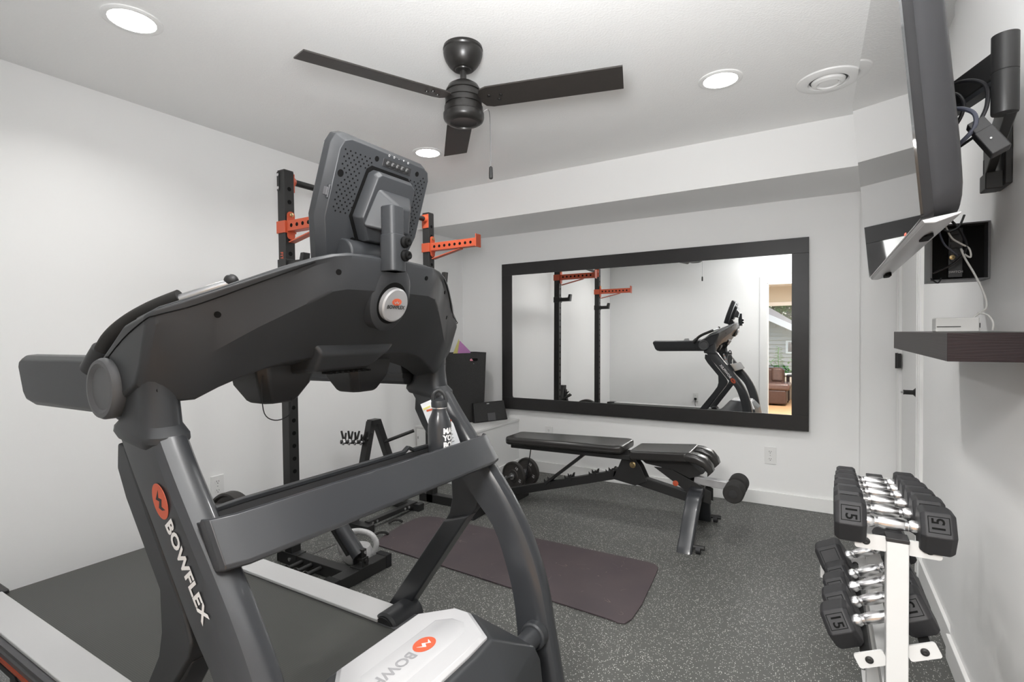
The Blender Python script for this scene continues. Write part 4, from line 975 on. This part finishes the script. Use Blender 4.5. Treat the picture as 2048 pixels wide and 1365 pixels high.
# ================================================================ YOGA MAT
pts = [(-2.285, 2.215), (-2.32, 2.33), (-2.345, 2.50), (-2.345, 2.62), (-2.33, 2.68), (-2.28, 2.715), (-2.22, 2.73), (-2.12, 2.725), (-.800, 2.745), (-.755, 2.735), (-.732, 2.705), (-.722, 2.62), (-.698, 2.30), (-.700, 2.16), (-.715, 2.115), (-.745, 2.105), (-.775, 2.112), (-1.8, 2.165), (-2.15, 2.185), (-2.25, 2.19)]
b = MB().loft([[V(x_, y_, .0005) for x_, y_ in pts], [V(x_, y_, .008) for x_, y_ in pts]])
tag(b.build('exercise_mat', 'mat', bevel=.002), 'dark plum exercise mat lying on the speckled floor', 'exercise mat')
for (x_, y_), lb in (((-2.33, 2.30), 'black strap end curled at the near left corner of the mat'), ((-2.40, 2.50), 'black strap end lying at the far left edge of the mat')):
    tag(MB().tube([(x_-.03, y_-.03, .012), (x_-.01, y_, .025), (x_+.02, y_+.02, .024), (x_+.03, y_+.035, .010)], .008, 8, 5).build('mat_strap', 'grip'), lb, 'strap')

# ================================================================ DUMBBELL RACK
t = thing('dumbbell_rack', (.158, 1.8, 0), 'white two-tier dumbbell rack along the right wall', 'rack')
PXc = .158; Y0, Y1 = 1.535, 2.14
for k, py_ in enumerate((Y0, Y1)):
    MB().box(PXc-.022, PXc+.022, py_-.022, py_+.022, 0, .742).build('post', 'white_metal', t, bevel=.003)
    MB().box(PXc-.023, PXc+.023, py_-.023, py_+.023, .740, .750).build('post_cap', 'plastic_dark', t, bevel=.002)
    MB().box(PXc-.03, PXc+.03, py_-.10 if k == 0 else py_-.05, py_+.05 if k == 0 else py_+.10, 0, .012).build('foot_plate', 'white_metal', t, bevel=.002)
    for s in (-1, 1):
        o_ = (PXc+s*.052, py_-.008, .728)
        MB().prism(rrect(.066, .036, .006), o_, X, Z, Y, .006).build('bracket', 'white_metal', t)
        MB().lathe([(.009, 0), (.009, .002), (.004, .004), (.0, .003)], (PXc+s*.062, py_-.008, .729), (0, -1, 0), 16).build('bolt', 'metal_black', t)
        z2 = .461+s*.026; ang = R(26)
        dx = V(math.cos(ang), 0, math.sin(ang)); dz_ = V(-math.sin(ang), 0, math.cos(ang))
        MB().prism(rrect(.066, .036, .006), V(PXc, py_-.008, .461)+dx*s*.056, dx, dz_, Y, .006).build('bracket', 'white_metal', t)
        c_ = V(PXc, py_-.008, .461)+dx*s*.060
        MB().lathe([(.009, 0), (.009, .002), (.004, .004), (.0, .003)], c_, (0, -1, 0), 16).build('bolt', 'metal_black', t)
for s in (-1, 1):
    MB().box(PXc+s*.072-.012, PXc+s*.072+.012, Y0-.002, Y1+.03, .712, .724).build('shelf_rail', 'metal_black', t, bevel=.001)
    c_ = V(PXc, 0, .461)+dx*s*.066
    MB().obox(V(c_.x, (Y0+Y1)/2+.02, c_.z)+dz_*-.004, (dx, dz_, Y), (.012, .008, (Y1-Y0)/2+.02)).build('shelf_rail', 'metal_black', t, bevel=.001)
MB().box(PXc-.02, PXc+.02, Y0, Y1, .30, .34).build('rear_stay', 'white_metal', t)
MB().box(.000, .012, Y1+.0, Y1+.03, .36, .40).build('rail_end_tab', 'white_metal', t, bevel=.002)
# dumbbells on the rack
order = ['nearest', 'second from the front', 'third from the front', 'fourth from the front', 'fifth from the front', 'rearmost']
top_spec = [(1.545, .236, .100, .067, '15'), (1.657, .234, .095, .066, ''), (1.758, .228, .088, .062, '12'), (1.850, .222, .082, .060, ''), (1.935, .214, .075, .056, '10'), (2.012, .205, .070, .052, '8')]
for k, (py_, L, af, hl, num) in enumerate(top_spec):
    lab = 'black hex dumbbell with chrome handle on the top tier, %s' % order[k]
    if k == 0: lab = 'black 15 pound hex dumbbell at the near end of the top tier'
    d_ = make_dumbbell('hex_dumbbell', L, af, hl, num, lab, group='hex dumbbells on the top tier')
    d_.location = (PXc-.010, py_, .724+af/2+.001)
low_spec = [(1.60, .236, .100, .067, '15'), (1.713, .232, .094, .066, '15'), (1.818, .230, .090, .062, ''), (1.918, .222, .084, .060, '8'), (2.035, .260, .112, .080, '')]
for k, (py_, L, af, hl, num) in enumerate(low_spec):
    lab = 'black hex dumbbell with chrome handle on the lower tilted tier, %s' % (order[k] if k < 4 else 'the large rearmost one')
    d_ = make_dumbbell('hex_dumbbell', L, af, hl, num, lab, group='hex dumbbells on the lower tier')
    c_ = V(PXc-.010, py_, .461)+dz_*(af/2+.006)
    d_.location = c_; d_.rotation_euler = (0, -ang, 0)

# ================================================================ SHELF, ROUTER
tag(MB().box(.236, XR-.001, 1.45, 2.405, 1.177, 1.239).build('floating_shelf', 'shelf', bevel=.001), 'dark espresso wood floating shelf on the right wall', 'shelf')
t = thing('wifi_router', (.31, 1.80, 1.239), 'flat pale grey router box on the end of the dark shelf', 'router')
MB().box(.261, .349, 1.75, 1.805, 1.2395, 1.277).build('router_body', 'router', t, bevel=.003)
MB().box(.2630, .312, 1.7485, 1.7505, 1.2525, 1.2545).build('slot', 'print_dark', t)
MB().box(.347, .351, 1.752, 1.764, 1.250, 1.262).build('port', 'print_dark', t)

# ================================================================ TV
FB = V(.1434, 2.1731, 1.4251+.0); 
td = V(.01291, -.99960, .02498); tu = V(-.08124, .02385, .99641); tn = td.cross(tu).normalized()
if tn.x > 0: tn = -tn       # screen normal, into the room
TWd, THt = .98, .6075
def tp(a, b_, n=0): return FB+td*a+tu*b_+tn*n
t = thing('television', tp(TWd/2, 0, -.05), 'large black flat television on a wall arm, tilted down', 'television')
def tring(i, n, rr=.03, cnt=4): return [tp(TWd/2+p[0], THt/2+p[1], n) for p in rrect(TWd-2*i, THt-2*i, max(.006, rr), cnt)]
MB().loft([tring(.000, -.004, .008), tring(-.0, -.012, .012), tring(.0, -.020, .020)]).build('bezel', 'glossblack', t, ang=60)
MB().loft([tring(.001, 0, .006), tring(.0, -.0045, .008)]).build('screen', 'screen', t, flat=True)
MB().loft([tring(.001, -.016, .03), tring(.004, -.030, .04), tring(.010, -.062, .05), tring(.020, -.068, .06), tring(.060, -.078, .08)]).build('back_shell', 'tv_grey', t, ang=50)
MB().loft([tring(.16, -.07, .05), tring(.18, -.104, .05)]).build('electronics_hump', 'tv_grey', t, bevel=.004)
# bottom trim lip, speaker port, buttons
MB().loft([[tp(a, 0, -.002), tp(a, -.008, -.006), tp(a, -.010, -.022), tp(a, .0, -.060), tp(a, .004, -.060)] for a in (.012, TWd-.012)]).build('bottom_trim', 'silver', t, bevel=.002, label='silver bottom trim')
MB().prism(rrect(.07, .016, .007), tp(.80, -.006, -.034), td, tn, -tu, .006).build('speaker_port', 'plastic_deep', t)
MB().prism(rrect(.07, .016, .007), tp(.14, -.006, -.036), td, tn, -tu, .010).build('speaker_port', 'plastic_deep', t)
MB().obox(tp(.80, .004, .0002), (td, tu, tn), (.008, .0022, .0006)).build('standby_led', 'led', t, label='small red standby light')
# wall arm
t = thing('wall_mount', (XR, 1.75, 1.80), 'black articulated wall arm holding the television', 'tv mount')
CX, CYl = .329, 1.465
MB().lathe([(.0, 0), (.0215, .001), (.0225, .004), (.0225, .085), (.0213, .086), (.0213, .0875), (.0225, .0885), (.0225, .163), (.0, .165)], (CX, CYl, 1.695), Z, 36).build('pivot_cylinder', 'metal_black', t)
MB().prism([(0, -.022), (0, .034), (.33, .040), (.33, -.030)], (CX-.01, CYl+.01, 1.805), V(-.30, .93, 0).normalized(), Z, V(.93, .30, 0).normalized(), .022).build('upper_arm', 'metal_black', t, bevel=.003)
MB().prism([(0, -.005), (0, .006), (.33, .006), (.33, -.005)], (CX-.012, CYl+.01, 1.772), V(-.30, .93, 0).normalized(), Z, V(.93, .30, 0).normalized(), .026).build('arm_cover', 'plastic', t)
MB().prism([(0, -.034), (0, .030), (.42, .010), (.42, -.075)], (CX, CYl, 1.728), V(.12, .99, 0).normalized(), Z, V(.99, -.12, 0).normalized(), .020).build('lower_arm', 'metal_black', t, bevel=.003)
MB().box(XR-.016, XR-.001, 1.80, 1.90, 1.62, 1.86).build('wall_plate', 'metal_black', t, bevel=.003)
MB().box(XR-.050, XR-.014, 1.82, 1.88, 1.615, 1.660).build('plate_foot', 'metal_black', t, bevel=.003)
MB().cyl((XR-.035, 1.86, 1.66), (XR-.035, 1.86, 1.70), .012).build('plate_pin', 'plastic', t)
c_ = tp(.52, .30, -.112)
MB().obox(c_, (td, tu, tn), (.11, .11, .006)).build('screen_plate', 'metal_black', t, bevel=.002)
MB().box(.250, .280, 1.72, 1.82, 1.66, 1.86).build('tilt_head', 'metal_black', t, bevel=.004)
# cables and splitter behind the TV
def pxcable(name, pts, r, m_, label): return tag(MB().tube(pts, r, 8, 6).build(name, m_), label, 'cable')
pxcable('cable_loop', [(.225, 1.56, 1.800), (.27, 1.52, 1.800), (.30, 1.48, 1.770), (.300, 1.46, 1.720), (.285, 1.45, 1.680)], .004, 'cable', 'thick black cable arching behind the television to the splitter box')
pxcable('cable_loop', [(.225, 1.60, 1.785), (.262, 1.56, 1.790), (.275, 1.53, 1.750), (.262, 1.54, 1.710), (.225, 1.57, 1.680)], .004, 'cable', 'middle black cable loop hanging behind the television')
pxcable('cable_loop', [(.225, 1.56, 1.770), (.248, 1.54, 1.775), (.258, 1.53, 1.740), (.246, 1.53, 1.705), (.225, 1.56, 1.665)], .004, 'cable', 'innermost black cable loop hanging behind the television')
pxcable('cable_loop', [(.225, 1.50, 1.720), (.250, 1.46, 1.722), (.275, 1.44, 1.700), (.276, 1.44, 1.670), (.255, 1.46, 1.645), (.225, 1.52, 1.625)], .0045, 'cable_blue', 'slate blue cable curling in front of the splitter box')
pxcable('cable_loop', [(.235, 1.55, 1.64), (.26, 1.50, 1.648), (.285, 1.46, 1.660)], .003, 'cable', 'thin black cable running into the lower side of the splitter box')
pxcable('cable_loop', [(.260, 2.0, 1.640), (.300, 1.96, 1.600), (.312, 1.96, 1.575), (.290, 2.0, 1.560), (.275, 2.02, 1.52)], .0045, 'cable', 'bent black cable below the television arm')
ad = V(.045, -.02, -.085).normalized()
x_, y_, d2 = frame(ad, (0, 1, 0))
t = thing('splitter_box', (.288, 1.45, 1.66), 'black rectangular splitter box hanging on cables beside the arm', 'adapter')
MB().obox((.285, 1.45, 1.672), (x_, y_, d2), (.015, .012, .014)).build('plug', 'plastic_dark', t, bevel=.002)
MB().obox((.304, 1.442, 1.636), (x_, y_, d2), (.017, .013, .030)).build('housing', 'plastic_dark', t, bevel=.003)
MB().cyl((.300, 1.428, 1.640), (.300, 1.4275, 1.640), .002).build('label_dot', 'print_grey', t)
# equipment box on the wall
t = thing('media_box', (.34, 2.05, 1.46), 'black metal equipment box mounted on the right wall under the television', 'electronics box')
b = MB(); b.box(.285, .289, 2.00, 2.11, 1.392, 1.56); b.box(.289, XR-.001, 2.00, 2.11, 1.392, 1.396); b.box(XR-.006, XR-.001, 2.00, 2.11, 1.396, 1.56); b.box(.289, XR-.006, 2.106, 2.11, 1.396, 1.56); b.box(.289, XR-.006, 2.00, 2.106, 1.556, 1.56)
b.build('box_case', 'rail_side', t)
MB().box(.2905, XR-.0065, 2.04, 2.105, 1.397, 1.555).build('box_interior', 'plastic_deep', t)
MB().box(.330, .364, 2.022, 2.09, 1.402, 1.55).build('circuit_module', 'plastic', t, bevel=.002)
MB().box(.2835, .2848, 2.02, 2.06, 1.52, 1.55).build('paper_label', 'paper', t)
for k in range(5):
    MB().box(.335, .355, 2.014, 2.020, 1.45+k*.02, 1.460+k*.02).build('connector', 'plastic_dark', t)
MB().lathe([(.007, 0), (.007, .004), (.003, .005)], (.338, 2.018, 1.462), (0, -1, 0), 14).build('jack', 'brass', t)
build_flat(text_mb('SWITCH', (.330, 2.0185, 1.418), X, Z, .009, .0004), 'module_lettering', 'print_grey', t)
MB().tube([(.285, 1.995, 1.40), (.300, 1.985, 1.385), (.310, 1.995, 1.40)], .002, 6, 5).build('cable_tie', 'cable', t)
pxcable('black_cable', [(.29, 1.99, 1.415), (.335, 1.975, 1.44), (.362, 1.97, 1.48), (.352, 1.98, 1.53), (.33, 1.99, 1.57)], .0035, 'cable', 'black cable looping across the front of the equipment box')
pxcable('black_cable', [(.295, 1.99, 1.56), (.32, 1.975, 1.535), (.345, 1.975, 1.545), (.36, 1.985, 1.58)], .003, 'cable', 'short black cable hanging at the top of the equipment box')
pxcable('grey_cable', [(.300, 1.99, 1.55), (.312, 1.975, 1.50), (.330, 1.975, 1.478), (.345, 1.98, 1.462)], .0028, 'cable_blue', 'slate blue lead crossing the equipment box')
pxcable('white_cable', [(.318, 1.985, 1.55), (.330, 1.975, 1.515), (.350, 1.97, 1.495), (.368, 1.97, 1.480), (.372, 1.97, 1.455), (.360, 1.97, 1.462), (.350, 1.97, 1.480), (.358, 1.96, 1.45), (.378, 1.95, 1.40), (.395, 1.93, 1.34), (.392, 1.90, 1.305), (.375, 1.88, 1.292), (.352, 1.87, 1.270)], .0026, 'cable_white', 'white cable coiled at the equipment box and dropping to the router')
pxcable('white_cable', [(.372, 1.88, 1.291), (.388, 1.86, 1.283), (.396, 1.85, 1.262), (.395, 1.85, 1.243)], .0024, 'cable_white', 'white cable end arching down behind the router onto the shelf')

# ================================================================ LOUNGE BEYOND THE DOORWAY (seen in the mirror)
LY = -4.5
struct('floor_lounge', MB().box(-2.6, 2.4, LY-.1, YB-.12, -.1, 0), 'wood_floor')
struct('ceiling_lounge', MB().box(-2.6, 2.4, LY-.1, YB-.12, 2.44, 2.54), 'ceiling')
struct('wall_lounge_left', MB().box(-2.6, -2.5, LY, YB-.12, 0, 2.44), 'lounge_wall')
struct('wall_lounge_right', MB().box(2.3, 2.4, LY, YB-.12, 0, 2.44), 'lounge_wall')
b = MB(); b.box(-2.5, -1.30, LY-.1, LY, 0, 2.44); b.box(1.3, 2.3, LY-.1, LY, 0, 2.44); b.box(-1.3, 1.3, LY-.1, LY, 2.05, 2.44); b.box(-1.3, 1.3, LY-.1, LY, 0, .55)
struct('wall_lounge_window', b, 'lounge_wall')
b = MB(); b.box(-1.3, 1.3, LY-.08, LY+.02, 2.02, 2.10); b.box(-1.3, 1.3, LY-.08, LY+.05, .51, .56); b.box(-1.36, -1.28, LY-.08, LY+.02, .5, 2.1); b.box(1.28, 1.36, LY-.08, LY+.02, .5, 2.1)
wn = struct('window_1', b, 'trim', bevel=.003)
MB().box(-1.28, 1.28, LY-.05, LY-.045, .56, 2.02).build('pane', 'glass', wn)
t = thing('leather_sofa', (-.75, -3.2, 0), 'dark brown leather sofa chaise seen through the doorway in the mirror', 'sofa')
MB().box(-1.60, -.56, -3.65, -2.96, .03, .30).build('sofa_base', 'leather', t, bevel=.03, seg=3)
MB().box(-1.60, -.50, -3.66, -2.94, .29, .43).build('seat_cushion', 'leather_top', t, bevel=.05, seg=4)
MB().box(-1.60, -.63, -3.95, -3.62, .03, .70).build('sofa_back', 'leather', t, bevel=.06, seg=4)
MB().box(-.86, -.66, -3.70, -3.58, .42, .71).build('back_cushion', 'leather_top', t, bevel=.05, seg=4)
t = thing('side_table', (-.35, -3.9, 0), 'small reddish wooden side table behind the sofa seen in the mirror', 'table')
MB().box(-.60, -.10, -4.2, -3.75, .52, .55).build('table_top', 'shelf', t, bevel=.003)
for x_ in (-.58, -.12):
    for y_ in (-4.17, -3.78): MB().box(x_-.02, x_+.02, y_-.02, y_+.02, 0, .52).build('leg', 'shelf', t)

# outdoors through that window
struct('ground', MB().box(-14, 12, -16, LY-.1, -.16, -.1), 'grass')
t = thing('neighbour_house', (-1, -9.5, -.1), 'grey sided neighbouring house with shingle roof seen in the mirror', 'house')
MB().prism([(-6, -.1), (.5, -.1), (.5, 1.02), (-.72, 1.64), (-1.35, 1.97), (-2.8, 2.62), (-6, 2.62)], (0, -9.05, 0), X, Z, (0, -1, 0), 2.1).build('wall', 'siding', t)
for k in range(20):
    z0 = -.05+k*.125; zt = z0+.135
    xe = .5 if zt < 1.0 else -.72-(zt-1.62)/.50
    MB().loft([[V(-6, -9.045, z0), V(-6, -8.995, z0), V(-6, -9.035, zt), V(-6, -9.045, zt)], [V(xe, -9.045, z0), V(xe, -8.995, z0), V(xe, -9.035, zt), V(xe, -9.045, zt)]]).build('siding_board', 'siding', t, flat=True)
RF = [(-6.2, 2.80, 3.35), (-2.8, 2.80, 3.30), (-1.35, 2.08, 2.36), (-.72, 1.76, 1.93), (.7, 1.02, 1.15)]
MB().loft([[V(x_, -8.6, zf-.05), V(x_, -8.6, zf), V(x_, -11.2, zb), V(x_, -11.2, zb-.08)] for x_, zf, zb in RF]).build('roof', 'shingle', t)
MB().loft([[V(x_, -8.63, zf-.02), V(x_, -8.55, zf+.02), V(x_, -8.55, zf-.17), V(x_, -8.63, zf-.17)] for x_, zf, zb in RF]).build('gutter', 'trim', t)
MB().box(-.88, -.20, -9.02, -8.98, .93, 1.31).build('window', 'trim', t)
MB().box(-.82, -.26, -8.985, -8.975, .98, 1.26).build('pane', 'winglass', t)
def foliage(name, m_, c, ext, n, size, label, cat, kind=True):
    b = MB()
    for i in range(n):
        p = V(c[0]+random.gauss(0, ext[0]), c[1]+random.gauss(0, ext[1]), c[2]+random.gauss(0, ext[2]))
        a = random.uniform(0, 2*PI); e = random.uniform(-.7, .9); d = V(math.cos(a)*math.cos(e), math.sin(a)*math.cos(e), math.sin(e))
        s_ = V(-math.sin(a), math.cos(a), 0)*size*.28
        b.add([p, p+d*size*.5+s_, p+d*size, p+d*size*.5-s_], [(0, 1, 2, 3)])
    return tag(b.build(name, m_, flat=True), label, cat)
foliage('tree', 'leaf', (-1.3, -14.5, 3.1), (1.3, .5, .75), 6000, .24, 'leafy green tree crown above the neighbouring roof in the mirror', 'tree')
foliage('shrub', 'leaf', (-.55, -6.2, .42), (.5, .12, .14), 900, .11, 'low green shrubs under the lounge window seen in the mirror', 'plant')
t = thing('leafy_plant', (-.875, -6, -.1), 'tall leafy green plant outside the window seen in the mirror', 'plant')
MB().tube([(-.875, -6, -.1), (-.87, -6, .5), (-.89, -6, .9), (-.875, -6, 1.12)], .010, 6, 4).build('stem', 'leaf', t)
b = MB()
for k in range(44):
    z_ = .45+k*.0155; a = k*2.4; L = .20*(1-.55*(z_-.45)/.7)
    p = V(-.875, -6, z_); d = V(math.cos(a), math.sin(a), .25).normalized(); s_ = V(-math.sin(a), math.cos(a), 0)*L*.20
    b.add([p, p+d*L*.5+s_, p+d*L+V(0, 0, -L*.25), p+d*L*.5-s_], [(0, 1, 2, 3)])
b.build('leaves', 'leaf', t, flat=True, kind='stuff')
